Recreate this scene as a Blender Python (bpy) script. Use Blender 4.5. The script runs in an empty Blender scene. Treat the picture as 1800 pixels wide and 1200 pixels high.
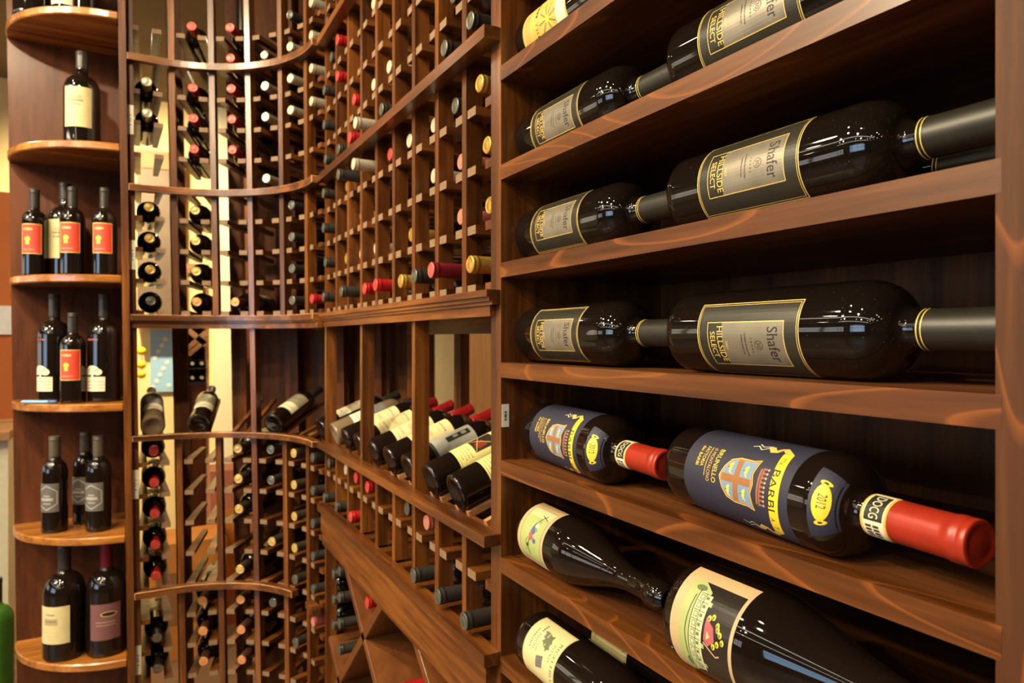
import bpy, bmesh, math, random
from mathutils import Matrix, Vector
random.seed(7)
SC = bpy.context.scene
COL = SC.collection
R = math.radians
H = 1.35                      # camera height above the floor
YAW = 28.774                  # the view turns this far right of the +Y axis

# ------------------------------------------------------------ camera
cam = bpy.data.cameras.new('camera'); camo = bpy.data.objects.new('camera', cam); COL.objects.link(camo)
camo.location = (0, 0, H); camo.rotation_euler = (R(90), 0, R(-YAW))
cam.sensor_width = 36; cam.lens = 24; cam.shift_y = -4 / 1800
cam.clip_start = .02; cam.clip_end = 60
cam.dof.use_dof = True; cam.dof.focus_distance = .66; cam.dof.aperture_fstop = 9
SC.camera = camo
SC.view_settings.view_transform = 'Standard'; SC.view_settings.look = 'None'
SC.view_settings.exposure = 0.15; SC.view_settings.gamma = 1; SC.view_settings.use_curve_mapping = False

# ------------------------------------------------------------ world and lamps
w = bpy.data.worlds.new('world'); SC.world = w; w.use_nodes = True
bg = w.node_tree.nodes['Background']; bg.inputs[0].default_value = (1, .80, .54, 1); bg.inputs[1].default_value = .9
WARM = (1, .81, .52)
def lamp(kind, loc, energy, color=WARM, size=.1, aim=None, spot=None, blend=.6, sy=None):
    l = bpy.data.lights.new('lamp_light', kind); l.energy = energy; l.color = color
    o = bpy.data.objects.new('lamp_light', l); COL.objects.link(o); o.location = loc
    if kind == 'AREA':
        l.size = size
        if sy: l.shape = 'RECTANGLE'; l.size_y = sy
    else: l.shadow_soft_size = size
    if kind == 'SPOT': l.spot_size = R(spot); l.spot_blend = blend
    d = Vector(aim if aim else (loc[0], loc[1], 0)) - Vector(loc)
    o.rotation_euler = d.to_track_quat('-Z', 'Y').to_euler()
    return o
# ceiling spotlights of the shop (each gets its housing further down)
LAMPS = [(-1.8, 1.5, 66, (.45, 1.25, 1.3)), (-1.45, .05, 36, (.45, .55, 1.25)), (-1.15, .75, 28, (.45, .9, 1.0)),
         (-.55, .75, 46, (0, 2.2, 1.5)), (-2.5, 1.5, 46, (.4, 1.2, .7)), (-1.0, 1.55, 26, (.45, 1.75, 1.2)),
         (-2.6, -.6, 30, (.4, .3, 1.2)), (-.2, 3.6, 130, (.15, 5.0, 1.7)), (.9, 3.3, 30, (.5, 2.3, 1.1)), (.98, 1.5, 26, (1.25, 1.4, 1.2))]  # last spot is added to brighten the tan cupboard behind the rack
for (x, y, e, aim) in LAMPS:
    lamp('SPOT', (x, y, 2.74), e * 3.0, size=.05, aim=aim, spot=95, blend=.8)
# daylight falling in through the shop window across the aisle
lamp('AREA', (-4.3, -.6, 1.7), 14, (.8, .88, 1), size=1.9, aim=(0, .6, 1.3), sy=1.3)

# ------------------------------------------------------------ materials
def mat(name, col, rough=.5, metal=0, spec=.5, emis=None, es=1, coat=0):
    m = bpy.data.materials.new(name); m.use_nodes = True
    b = m.node_tree.nodes['Principled BSDF']
    b.inputs['Base Color'].default_value = (*col, 1); b.inputs['Roughness'].default_value = rough
    b.inputs['Metallic'].default_value = metal; b.inputs['Specular IOR Level'].default_value = spec
    b.inputs['Coat Weight'].default_value = coat
    if emis: b.inputs['Emission Color'].default_value = (*emis, 1); b.inputs['Emission Strength'].default_value = es
    return m
def srgb(r, g, b):
    f = lambda c: (c / 255 / 12.92) if c / 255 <= .04045 else ((c / 255 + .055) / 1.055) ** 2.4
    return (f(r), f(g), f(b))
def noisy(m, scale=60, amt=.25, bump=.0):
    """gentle procedural mottling on any plain material"""
    nt = m.node_tree; b = nt.nodes['Principled BSDF']; tc = nt.nodes.new('ShaderNodeTexCoord')
    n = nt.nodes.new('ShaderNodeTexNoise'); n.inputs['Scale'].default_value = scale; n.inputs['Detail'].default_value = 3
    c = b.inputs['Base Color'].default_value[:]
    r = nt.nodes.new('ShaderNodeValToRGB'); e = r.color_ramp.elements
    e[0].position = .3; e[1].position = .7
    e[0].color = (*[v * (1 - amt) for v in c[:3]], 1); e[1].color = (*[min(1, v * (1 + amt)) for v in c[:3]], 1)
    nt.links.new(tc.outputs['Object'], n.inputs['Vector']); nt.links.new(n.outputs['Fac'], r.inputs[0]); nt.links.new(r.outputs[0], b.inputs['Base Color'])
    if bump:
        u = nt.nodes.new('ShaderNodeBump'); u.inputs['Strength'].default_value = bump; u.inputs['Distance'].default_value = .001
        nt.links.new(n.outputs['Fac'], u.inputs['Height']); nt.links.new(u.outputs[0], b.inputs['Normal'])
    return m
def wood(name, axis, dark, mid, light, rings=0.0, rough=.36, coat=.25, fine=1.0):
    """stained wood; axis = grain direction (0 x, 1 y, 2 z)"""
    m = bpy.data.materials.new(name); m.use_nodes = True; nt = m.node_tree; L = nt.links.new
    b = nt.nodes['Principled BSDF']; tc = nt.nodes.new('ShaderNodeTexCoord')
    mp = nt.nodes.new('ShaderNodeMapping'); s = [26 * fine] * 3; s[axis] = 1.6; mp.inputs['Scale'].default_value = s
    L(tc.outputs['Object'], mp.inputs['Vector'])
    n1 = nt.nodes.new('ShaderNodeTexNoise'); n1.inputs['Scale'].default_value = 1.0; n1.inputs['Detail'].default_value = 5; n1.inputs['Roughness'].default_value = .62
    L(mp.outputs[0], n1.inputs['Vector'])
    mp2 = nt.nodes.new('ShaderNodeMapping'); s2 = [160 * fine] * 3; s2[axis] = 9; mp2.inputs['Scale'].default_value = s2
    L(tc.outputs['Object'], mp2.inputs['Vector'])
    n2 = nt.nodes.new('ShaderNodeTexNoise'); n2.inputs['Scale'].default_value = 1.0; n2.inputs['Detail'].default_value = 3
    L(mp2.outputs[0], n2.inputs['Vector'])
    mx = nt.nodes.new('ShaderNodeMath'); mx.operation = 'MULTIPLY_ADD'; mx.inputs[1].default_value = .35
    L(n2.outputs['Fac'], mx.inputs[0]); L(n1.outputs['Fac'], mx.inputs[2])
    src = mx.outputs[0]
    r = nt.nodes.new('ShaderNodeValToRGB'); e = r.color_ramp.elements
    e[0].position = .42; e[0].color = (*dark, 1); e[1].position = .92; e[1].color = (*light, 1)
    x = r.color_ramp.elements.new(.66); x.color = (*mid, 1)
    L(src, r.inputs[0]); colout = r.outputs[0]
    if rings:
        mp3 = nt.nodes.new('ShaderNodeMapping'); s3 = [11, 11, 11]; s3[axis] = 2.0; mp3.inputs['Scale'].default_value = s3
        mp3.inputs['Location'].default_value = (.3, .55, .2)
        L(tc.outputs['Object'], mp3.inputs['Vector'])
        n3 = nt.nodes.new('ShaderNodeTexNoise'); n3.inputs['Scale'].default_value = .9; n3.inputs['Detail'].default_value = 1.2
        L(mp3.outputs[0], n3.inputs['Vector'])
        q = nt.nodes.new('ShaderNodeMath'); q.operation = 'MULTIPLY'; q.inputs[1].default_value = 11
        L(n3.outputs['Fac'], q.inputs[0])
        fr = nt.nodes.new('ShaderNodeMath'); fr.operation = 'FRACT'; L(q.outputs[0], fr.inputs[0])
        rr = nt.nodes.new('ShaderNodeValToRGB'); ee = rr.color_ramp.elements
        ee[0].position = .0; ee[0].color = (0, 0, 0, 1); ee[1].position = 1.0; ee[1].color = (0, 0, 0, 1)
        for p, v in ((.80, 0), (.93, 1), (.96, .1)):
            y = rr.color_ramp.elements.new(p); y.color = (v, v, v, 1)
        L(fr.outputs[0], rr.inputs[0])
        sc = nt.nodes.new('ShaderNodeMath'); sc.operation = 'MULTIPLY'; sc.inputs[1].default_value = rings; L(rr.outputs[0], sc.inputs[0])
        mix = nt.nodes.new('ShaderNodeMix'); mix.data_type = 'RGBA'
        L(sc.outputs[0], mix.inputs[0]); L(colout, mix.inputs[6]); mix.inputs[7].default_value = (*srgb(176, 100, 38), 1)
        colout = mix.outputs[2]
    L(colout, b.inputs['Base Color'])
    b.inputs['Roughness'].default_value = rough; b.inputs['Coat Weight'].default_value = coat; b.inputs['Coat Roughness'].default_value = .22; b.inputs['Specular IOR Level'].default_value = .28 if coat < .2 else .5
    bu = nt.nodes.new('ShaderNodeBump'); bu.inputs['Strength'].default_value = .12; bu.inputs['Distance'].default_value = .0006
    L(n2.outputs['Fac'], bu.inputs['Height']); L(bu.outputs[0], b.inputs['Normal'])
    return m
D_, M_, L_ = srgb(40, 20, 6), srgb(90, 48, 15), srgb(144, 86, 32)
WX = wood('stained_wood_x', 0, D_, M_, L_, coat=.45); WY = wood('stained_wood_y', 1, D_, M_, L_, coat=.45); WZ = wood('stained_wood_z', 2, D_, M_, L_, coat=.45)
WYR = wood('shelf_wood', 1, srgb(52, 26, 8), srgb(90, 49, 16), srgb(126, 76, 30), rings=.36, rough=.4, coat=.18)
WZR = wood('stile_wood', 2, srgb(44, 21, 6), srgb(76, 41, 13), srgb(104, 61, 23), rings=.3, rough=.6, coat=0)
WZD = wood('dark_panel_wood', 2, srgb(46, 22, 7), srgb(88, 46, 14), srgb(124, 70, 24), rough=.6, coat=0)
WXD = wood('dark_shelf_wood', 1, srgb(46, 23, 11), srgb(86, 48, 23), srgb(122, 74, 37), rough=.45, coat=.1)
WSH = wood('orange_shelf_wood', 0, srgb(92, 52, 15), srgb(150, 92, 34), srgb(190, 128, 58), rough=.25, coat=.5)
WPN = wood('red_brown_panel', 2, srgb(54, 25, 12), srgb(88, 46, 24), srgb(112, 62, 34), rough=.45, coat=.08, fine=.5)
WBIN = wood('bin_wood', 1, srgb(78, 42, 18), srgb(98, 56, 25), srgb(118, 70, 33), fine=.6)
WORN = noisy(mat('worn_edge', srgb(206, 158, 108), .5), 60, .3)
WLT = wood('raw_slat_wood', 0, srgb(120, 78, 48), srgb(168, 118, 78), srgb(196, 148, 104), rough=.6, coat=0)
PINE = wood('tan_panel', 2, srgb(176, 124, 78), srgb(196, 144, 92), srgb(208, 160, 108), rough=.6, coat=0, fine=.4)
def glassmat(name, col, dust=.0):
    m = mat(name, col, rough=.035, spec=.55, coat=.0); b = m.node_tree.nodes['Principled BSDF']; b.inputs['Coat Roughness'].default_value = .02
    nt = m.node_tree; tc = nt.nodes.new('ShaderNodeTexCoord'); n = nt.nodes.new('ShaderNodeTexNoise'); n.inputs['Scale'].default_value = 700 if dust else 12
    n.inputs['Detail'].default_value = 2
    r = nt.nodes.new('ShaderNodeValToRGB'); e = r.color_ramp.elements
    e[0].position = .69 if dust else .2; e[1].position = .80 if dust else .9
    e[0].color = (*col, 1); e[1].color = (*([.10, .085, .065] if dust else [c * 1.6 for c in col]), 1)
    nt.links.new(tc.outputs['Object'], n.inputs['Vector']); nt.links.new(n.outputs['Fac'], r.inputs[0]); nt.links.new(r.outputs[0], b.inputs['Base Color'])
    return m
GLS = glassmat('dark_bottle_glass', (.006, .0035, .0025)); GLD = glassmat('dusty_bottle_glass', (.006, .004, .003), dust=1)
GGR = glassmat('green_bottle_glass', (.03, .09, .012)); GLC = glassmat('pale_bottle_glass', (.12, .085, .05))
def foil(name, c, rough=.36, metal=.35): return noisy(mat(name, c, rough, metal), 90, .12)
F = {'D': foil('black_foil', srgb(56, 52, 48)), 'R': foil('red_foil', srgb(176, 32, 34)), 'G': foil('gold_foil', srgb(206, 160, 78), .3, .6),
     'C': foil('cream_foil', srgb(196, 186, 160), .3, .5), 'M': foil('maroon_foil', srgb(122, 30, 40)), 'P': foil('pink_foil', srgb(190, 98, 92)),
     'B': foil('brown_foil', srgb(96, 56, 42)), 'N': foil('dark_brown_foil', srgb(70, 60, 46)), 'T': foil('taupe_foil', srgb(96, 88, 74)), 'O': foil('orange_red_foil', srgb(158, 44, 26), .34, .12), 'K': foil('matt_black_foil', srgb(38, 35, 27), .4, .1)}
FT = {'D': foil('pewter_cap_top', srgb(120, 118, 106), .3, .7), 'R': foil('red_cap_top', srgb(198, 70, 60)), 'G': foil('gold_cap_top', srgb(226, 178, 84), .26, .7),
      'C': foil('cream_cap_top', srgb(222, 212, 178), .3, .5), 'M': foil('rose_cap_top', srgb(190, 96, 84)), 'P': foil('pink_cap_top', srgb(206, 132, 112)),
      'B': foil('copper_cap_top', srgb(206, 142, 84)), 'N': foil('pale_gold_cap_top', srgb(214, 178, 100), .3, .5), 'T': foil('taupe_cap_top', srgb(110, 102, 88)), 'O': foil('red_brown_cap_top', srgb(140, 36, 18)), 'K': foil('black_cap_top', srgb(60, 56, 48))}
CN = {'D': 'black', 'R': 'red', 'G': 'gold', 'C': 'cream', 'M': 'maroon', 'P': 'pink', 'B': 'copper', 'N': 'gold topped'}
paper = lambda n, c, r=.55: noisy(mat(n, c, r), 40, .06)
CREAM = paper('cream_paper', srgb(204, 190, 138)); CREAM2 = paper('pale_paper', srgb(222, 212, 178)); YEL = paper('yellow_paper', srgb(216, 168, 76))
GOLD = mat('gold_ink', srgb(236, 200, 104), .35, .15); INK = mat('black_ink', srgb(34, 30, 28), .5); WHITE = paper('white_paper', srgb(236, 232, 220))
SHD = mat('label_charcoal', srgb(52, 50, 42), .34, .25); noisy(SHD, 50, .1); SHG = mat('label_grey_foil', srgb(140, 132, 116), .34, .45); noisy(SHG, 70, .1)
NAVY = paper('navy_paper', srgb(40, 40, 58), .6); SKY = mat('shield_blue', srgb(112, 142, 178), .5); BRZ = mat('shield_bronze', srgb(150, 100, 58), .45)
RIB = mat('ribbon_yellow', srgb(236, 204, 48), .45); REDL = paper('red_label', srgb(222, 66, 46)); GRYL = paper('grey_label', srgb(94, 90, 84)); PLUM = paper('plum_label', srgb(112, 72, 72))
GRN = paper('picture_green', srgb(160, 170, 104)); TAN = paper('tan_border', srgb(188, 160, 118)); GRN2 = mat('sage_ink', srgb(92, 104, 66), .6); GRY = mat('grape_grey', srgb(104, 100, 96), .6)
BLU = mat('blue_ink', srgb(70, 92, 150), .5); PNK = mat('rose_ink', srgb(170, 84, 84), .5); SILV = mat('silver_ink', srgb(200, 196, 186), .3, .5)

# ------------------------------------------------------------ mesh helpers
ORG = {}
def tag(o, label, cat, group=None, kind=None):
    o['label'] = label; o['category'] = cat
    if group: o['group'] = group
    if kind: o['kind'] = kind
    return o
def empty(name, loc=(0, 0, 0)):
    o = bpy.data.objects.new(name, None); COL.objects.link(o); o.location = loc; o.empty_display_size = .05; ORG[o.name] = Vector(loc); return o
def link(name, bm, mats, parent=None, smooth=False, local=False, bevel=0):
    """bm is in world coordinates (local=True: in the parent's frame)"""
    if bevel: bmesh.ops.bevel(bm, geom=[e for e in bm.edges if e.calc_face_angle(0) > .6], offset=bevel, segments=1, affect='EDGES')
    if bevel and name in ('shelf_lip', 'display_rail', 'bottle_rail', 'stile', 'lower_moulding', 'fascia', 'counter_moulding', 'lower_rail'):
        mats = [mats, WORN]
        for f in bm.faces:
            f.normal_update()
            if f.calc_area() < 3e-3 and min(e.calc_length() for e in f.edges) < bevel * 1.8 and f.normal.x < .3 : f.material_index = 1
    if parent is not None and not local: bmesh.ops.translate(bm, verts=bm.verts, vec=-ORG[parent.name])
    me = bpy.data.meshes.new(name); bm.to_mesh(me); bm.free()
    for m in (mats if isinstance(mats, (list, tuple)) else [mats]): me.materials.append(m)
    if smooth:
        for p in me.polygons: p.use_smooth = True
    o = bpy.data.objects.new(name, me); COL.objects.link(o)
    if parent is not None:
        o.parent = parent; ORG[o.name] = ORG.get(parent.name, Vector((0, 0, 0)))
    else: ORG[o.name] = Vector((0, 0, 0))
    return o
def struct(name, bm, m):
    o = link(name, bm, m); o['kind'] = 'structure'; return o
def hexa(bm, p, mi=0):
    """8 points: bottom ring 0-3, top ring 4-7"""
    v = [bm.verts.new(q) for q in p]
    fs = [bm.faces.new([v[i] for i in f]) for f in ((3, 2, 1, 0), (4, 5, 6, 7), (0, 1, 5, 4), (1, 2, 6, 5), (2, 3, 7, 6), (3, 0, 4, 7))]
    for f in fs: f.material_index = mi
    return v
def box(bm, x0, x1, y0, y1, z0, z1, mi=0):      # z is relative to the eye level
    z0 += H; z1 += H
    return hexa(bm, [(x0, y0, z0), (x1, y0, z0), (x1, y1, z0), (x0, y1, z0), (x0, y0, z1), (x1, y0, z1), (x1, y1, z1), (x0, y1, z1)], mi)
def newbox(*a):
    bm = bmesh.new(); box(bm, *a); return bm
def sweep(bm, sections):
    """sections: list of equal-length closed loops"""
    rings = [[bm.verts.new(p) for p in s] for s in sections]
    n = len(rings[0])
    for a, b in zip(rings, rings[1:]):
        for i in range(n): bm.faces.new((a[i], a[(i + 1) % n], b[(i + 1) % n], b[i]))
    bm.faces.new(rings[0][::-1]); bm.faces.new(rings[-1])
    bmesh.ops.recalc_face_normals(bm, faces=bm.faces)
def lathe(bm, prof, seg=32, mis=None, close=True):
    rings = []
    for r, z in prof:
        if r < 1e-6: rings.append([bm.verts.new((0, 0, z))])
        else: rings.append([bm.verts.new((r * math.sin(2 * math.pi * i / seg), -r * math.cos(2 * math.pi * i / seg), z)) for i in range(seg)])
    for k, (a, b) in enumerate(zip(rings, rings[1:])):
        for i in range(seg):
            j = (i + 1) % seg
            if len(a) == 1: f = (a[0], b[j], b[i])
            elif len(b) == 1: f = (a[i], a[j], b[0])
            else: f = (a[i], a[j], b[j], b[i])
            f = bm.faces.new(f); f.smooth = True
            if mis: f.material_index = mis[k]
    bmesh.ops.recalc_face_normals(bm, faces=bm.faces)
# ------------------------------------------------------------ label art, drawn flat (u across, v up) then wrapped on the bottle
class Art:
    def words(s, u, v, w, h, m, n, lay=1.5):
        """a line of print too small or blurred to read: short strokes only"""
        rd = random.Random(int(abs(u * 7000 + v * 9000)) + n); x = u - w / 2; cell = w / n
        for k in range(n):
            x0 = x + k * cell; a = cell * rd.uniform(.45, .8); s.rect(x0, x0 + a, v, v + h, m, lay)
    def __init__(s): s.bm = bmesh.new(); s.mats = []; s.lay = s.bm.faces.layers.int.new('lay'); s.vl = s.bm.verts.layers.float.new('h')
    def mi(s, m):
        if m not in s.mats: s.mats.append(m)
        return s.mats.index(m)
    def poly(s, pts, m, h=0):
        v = [s.bm.verts.new((p[0], p[1], 0)) for p in pts]
        for q in v: q[s.vl] = h
        f = s.bm.faces.new(v); f.material_index = s.mi(m)
        bmesh.ops.triangulate(s.bm, faces=[f])
    def rect(s, u0, u1, v0, v1, m, h=0): s.poly([(u0, v0), (u1, v0), (u1, v1), (u0, v1)], m, h)
    def frame(s, u0, u1, v0, v1, w, m, h):
        s.rect(u0, u1, v0, v0 + w, m, h); s.rect(u0, u1, v1 - w, v1, m, h); s.rect(u0, u0 + w, v0, v1, m, h); s.rect(u1 - w, u1, v0, v1, m, h)
    def ell(s, u, v, a, b, m, h, n=20): s.poly([(u + a * math.cos(t * 2 * math.pi / n), v + b * math.sin(t * 2 * math.pi / n)) for t in range(n)], m, h)
    def line(s, pts, w, m, h):
        for (a, b), (c, d) in zip(pts, pts[1:]):
            L = math.hypot(c - a, d - b) or 1; nx, ny = -(d - b) / L * w / 2, (c - a) / L * w / 2
            s.poly([(a + nx, b + ny), (a - nx, b - ny), (c - nx, d - ny), (c + nx, d + ny)], m, h)
    def text(s, t, u, v, m, h, width=None, height=None, serif=False, align='C', rot=0):
        cu = bpy.data.curves.new('lettering', 'FONT'); cu.body = t; cu.size = 1; cu.resolution_u = 3
        ob = bpy.data.objects.new('lettering', cu); COL.objects.link(ob)
        me = bpy.data.meshes.new_from_object(ob.evaluated_get(bpy.context.evaluated_depsgraph_get()))
        bpy.data.objects.remove(ob); bpy.data.curves.remove(cu)
        xs = [q.co.x for q in me.vertices]; ys = [q.co.y for q in me.vertices]
        x0, x1 = min(xs), max(xs); capH = .70
        kx = ky = None
        if height: ky = height / capH
        if width: kx = width / (x1 - x0)
        kx = kx or ky; ky = ky or kx
        if align == 'C': ox = (x0 + x1) / 2
        elif align == 'L': ox = x0
        else: ox = x1
        cr, sr = math.cos(rot), math.sin(rot)
        def tr(x, y):
            a, b = (x - ox) * kx, y * ky
            return (u + a * cr - b * sr, v + a * sr + b * cr)
        vs = []
        for q in me.vertices:
            n = s.bm.verts.new((*tr(q.co.x, q.co.y), 0)); n[s.vl] = h; vs.append(n)
        for p in me.polygons:
            try: f = s.bm.faces.new([vs[i] for i in p.vertices]); f.material_index = s.mi(m)
            except ValueError: pass
        if serif:
            cnt = {}
            for p in me.polygons:
                for k in p.edge_keys: cnt[k] = cnt.get(k, 0) + 1
            for (a, b), c in cnt.items():
                if c != 1: continue
                A, B = me.vertices[a].co, me.vertices[b].co
                if abs(A.y - B.y) < .002 and .03 < abs(A.x - B.x) < .16:
                    x_a, x_b = min(A.x, B.x) - .05, max(A.x, B.x) + .05
                    if abs(A.y) < .03: y0, y1 = A.y, A.y + .035
                    elif A.y > .45: y0, y1 = A.y - .035, A.y
                    else: continue
                    s.poly([tr(x_a, y0), tr(x_b, y0), tr(x_b, y1), tr(x_a, y1)], m, h + .3)
        bpy.data.meshes.remove(me)
    def wrap(s, rad, umax, step=.003, vstep=0):
        """rad(v) -> radius"""
        u = -umax
        while u < umax:
            bmesh.ops.bisect_plane(s.bm, geom=s.bm.verts[:] + s.bm.edges[:] + s.bm.faces[:], plane_co=(u, 0, 0), plane_no=(1, 0, 0)); u += step
        vv = [q.co.y for q in s.bm.verts]; v = min(vv) + .0015
        if vstep:
            while v < max(vv):
                bmesh.ops.bisect_plane(s.bm, geom=s.bm.verts[:] + s.bm.edges[:] + s.bm.faces[:], plane_co=(0, v, 0), plane_no=(0, 1, 0)); v += vstep
        r0 = rad(None)
        for q in s.bm.verts:
            r = rad(q.co.y) + .00012 + q[s.vl] * .00009; a = q.co.x / r0; v = q.co.y
            q.co = (r * math.sin(a), -r * math.cos(a), v)
        bm = s.bm
        for f in bm.faces:
            f.smooth = False
            c = f.calc_center_median()
            f.normal_update()
            if f.normal.x * c.x + f.normal.y * c.y < 0: f.normal_flip()
        return bm
def prof_r(prof):
    def f(z):
        if z is None: return max(p[0] for p in prof)
        for (r0, z0), (r1, z1) in zip(prof, prof[1:]):
            if z0 <= z <= z1 and z1 > z0: return r0 + (r1 - r0) * (z - z0) / (z1 - z0)
        return prof[-1][0]
    return f
def bordeaux(L, Rr, rn=None, body=.63, nk=.775):
    rn = rn or Rr * .385; P = [(0, .10 * Rr * 3), (Rr * .45, .22 * Rr), (Rr * .74, .02 * Rr), (Rr * .86, 0), (Rr * .96, .03 * Rr), (Rr, .12 * Rr), (Rr, .3 * Rr), (Rr, L * .3), (Rr, L * body)]
    a = L * body; b = L * nk
    for t in (.1, .2, .32, .44, .55, .65, .75, .84, .92, 1):
        ang = t * math.pi / 2
        k = math.cos(ang) if t < .55 else None
        if t < .6: r = Rr - (Rr - rn) * (1 - math.cos(ang)) * 1.0
        else: r = Rr - (Rr - rn) * (1 - math.cos(ang))
        P.append((r, a + (b - a) * math.sin(ang * .98) ** 1.0 * .86 if t < 1 else b))
    P += [(rn, L * .86), (rn, L * .97), (rn, L * .985), (rn * .9, L)]
    return P
def burgundy(L, Rr, rn=None, body=.34):
    rn = rn or Rr * .33; P = [(0, .3 * Rr), (Rr * .45, .22 * Rr), (Rr * .74, .02 * Rr), (Rr * .86, 0), (Rr * .96, .03 * Rr), (Rr, .12 * Rr), (Rr, .3 * Rr), (Rr, L * body)]
    a, b = L * body, L * .80
    for i in range(1, 13):
        t = i / 12; s = t * t * (3 - 2 * t); s = .55 * s + .45 * math.sin(t * math.pi / 2) ** 1.4
        P.append((Rr - (Rr - rn) * s, a + (b - a) * t))
    P += [(rn, L * .965), (rn * 1.15, L * .97), (rn * 1.15, L * .99), (rn * .9, L)]
    return P
def capsule_bm(prof, L, z0, seg=32, ridge=True):
    f = prof_r(prof); e = .00035
    rn = f((z0 + L) / 2) if True else 0
    q = [(f(z0) + e * .2, z0), (f(z0) + e, z0 + .0003)]
    for k in (.08, .2, .4, .6, .75): z = z0 + (L - z0) * k; q.append((f(z) + e, z))
    zt = L + .0004; rr = rn * 1.0 + e * 1.6; d = L - z0
    if ridge: q += [(rn + e, L - d * .20), (rn * 1.05 + e, L - d * .185), (rn * 1.05 + e, L - d * .115), (rn * 1.0 + e, L - d * .10), (rn * 1.0 + e, L - d * .08), (rn * 1.035 + e, L - d * .065), (rn * 1.035 + e, L - d * .018)]
    else: q += [(rn + e, L - d * .05)]
    rt = q[-1][0]
    q += [(rt * .97, L - .0006), (rt * .86, zt), (rt * .80, zt - .0006), (rt * .5, zt - .0005), (rt * .42, zt - .0001), (0, zt - .0001)]
    q.sort(key=lambda p: 0)
    bm = bmesh.new(); n = len(q) - 1
    lathe(bm, q, seg, [0] * (n - 5) + [1] * 5)
    return bm
BOT = {}
def bottle(key, prof, L, z0, fk, gmat=GLS, art=None, umax=.1, seg=24, ridge=True, extra=None, name='wine_bottle', foil_obj=None):
    """prototype meshes of a bottle kind, reused by every instance"""
    if key in BOT: return BOT[key]
    bm = bmesh.new(); lathe(bm, prof, seg); me = bpy.data.meshes.new('glass'); bm.to_mesh(me); bm.free(); me.materials.append(gmat)
    parts = [('glass', me, None)]
    if fk:
        bm = capsule_bm(prof, L, z0, seg, ridge); mc = bpy.data.meshes.new('foil_capsule'); bm.to_mesh(mc); bm.free(); mc.materials.append(F[fk]); mc.materials.append(FT[foil_obj or fk]); parts.append(('foil_capsule', mc, None))
    pr = prof_r(prof)
    for nm, a, um in ([('paper_label', art, umax)] if art else []) + (extra or []):
        k = a(); off = .0005 if nm == 'neck_seal' else 0
        rn = prof_r(prof)(L * .93)
        rr = (lambda z: rn + .0006 if z is None else max(rn, prof_r(prof)(z)) + .0006) if nm in ('neck_seal', 'neck_band') else pr
        bm = k.wrap(rr, um, vstep=.0015 if nm in ('neck_seal', 'neck_band', 'vintage_label') else 0); ml = bpy.data.meshes.new(nm); bm.to_mesh(ml); bm.free()
        for m in k.mats: ml.materials.append(m)
        parts.append((nm, ml, None))
    BOT[key] = (name, parts); return BOT[key]
def put(key, base, d, f, label, group=None, cat='wine bottle', k=1):
    """stand or lay one bottle: base point, axis direction d (base to cork), f = where its label faces"""
    name, parts = BOT[key]
    d = Vector(d).normalized(); f = Vector(f); f = (f - d * f.dot(d)).normalized(); y = -f; x = y.cross(d)
    M = Matrix(((x.x, y.x, d.x, base[0]), (x.y, y.y, d.y, base[1]), (x.z, y.z, d.z, base[2] + H), (0, 0, 0, 1)))
    o = bpy.data.objects.new(name, None); COL.objects.link(o); o.empty_display_size = .03; o.matrix_world = M
    if k != 1: o.scale = (k, k, k)
    tag(o, label, cat, group)
    for nm, me, _ in parts:
        c = bpy.data.objects.new(nm, me); COL.objects.link(c); c.parent = o
    return o

# ------------------------------------------------------------ the shop shell
X0 = .4335                                   # front plane of cabinet and rack
bm = bmesh.new(); box(bm, -5.2, 2.4, -4.2, 6.2, -H - .1, -H); struct('floor', bm, noisy(mat('floor_tile', srgb(120, 92, 66), .4), 3, .2))
bm = bmesh.new(); box(bm, -5.2, 2.4, -4.2, 6.2, 1.55, 1.65); struct('ceiling', bm, noisy(mat('ceiling_paint', srgb(104, 86, 62), .8), 4, .08))
WALLM = noisy(mat('cream_wall_paint', srgb(246, 218, 150), .8), 5, .06)
bm = bmesh.new(); box(bm, -2.9, 2.4, 5.0, 5.1, -H, 1.55); box(bm, -5.2, -4.6, 5.0, 5.1, -H, 1.55); box(bm, -4.6, -2.9, 5.0, 5.1, -H, -.3); box(bm, -4.6, -2.9, 5.0, 5.1, .75, 1.55); struct('wall_back', bm, WALLM)
struct('wall_right', newbox(1.9, 2.0, -4.2, 5.0, -H, 1.55), WALLM)
struct('wall_front', newbox(-5.2, 2.4, -4.2, -4.1, -H, 1.55), noisy(mat('umber_wall_paint', srgb(92, 70, 52), .8), 5, .1))
WB = noisy(mat('dim_wall_paint', srgb(58, 46, 36), .8), 5, .1)
bm = bmesh.new(); box(bm, -5.1, -5.0, -4.1, -2.3, -H, 1.55); box(bm, -5.1, -5.0, .9, 2.3, -H, 1.55); box(bm, -5.1, -5.0, 4.6, 5.0, -H, 1.55); box(bm, -5.1, -5.0, 2.3, 4.6, -H, -.3); box(bm, -5.1, -5.0, 2.3, 4.6, .75, 1.55); box(bm, -5.1, -5.0, -2.3, .9, -H, -.35); box(bm, -5.1, -5.0, -2.3, .9, 1.05, 1.55)
struct('wall_left', bm, WB)
PANE = mat('daylight_pane', (.1, .15, .2), .1, emis=(.42, .68, 1), es=5.0)
wf = empty('window_1', (-5.05, -.7, H + .35)); wf['kind'] = 'structure'
bm = bmesh.new(); box(bm, -5.05, -5.04, -2.3, .9, -.35, 1.05); link('window_pane', bm, PANE, wf)
bm = bmesh.new()
for y in (-2.3, -1.52, -.72, .08, .86): box(bm, -5.03, -4.98, y, y + .05, -.35, 1.05)
for z in (-.35, .5, 1.01): box(bm, -5.03, -4.985, -2.3, .9, z, z + .04)
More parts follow.
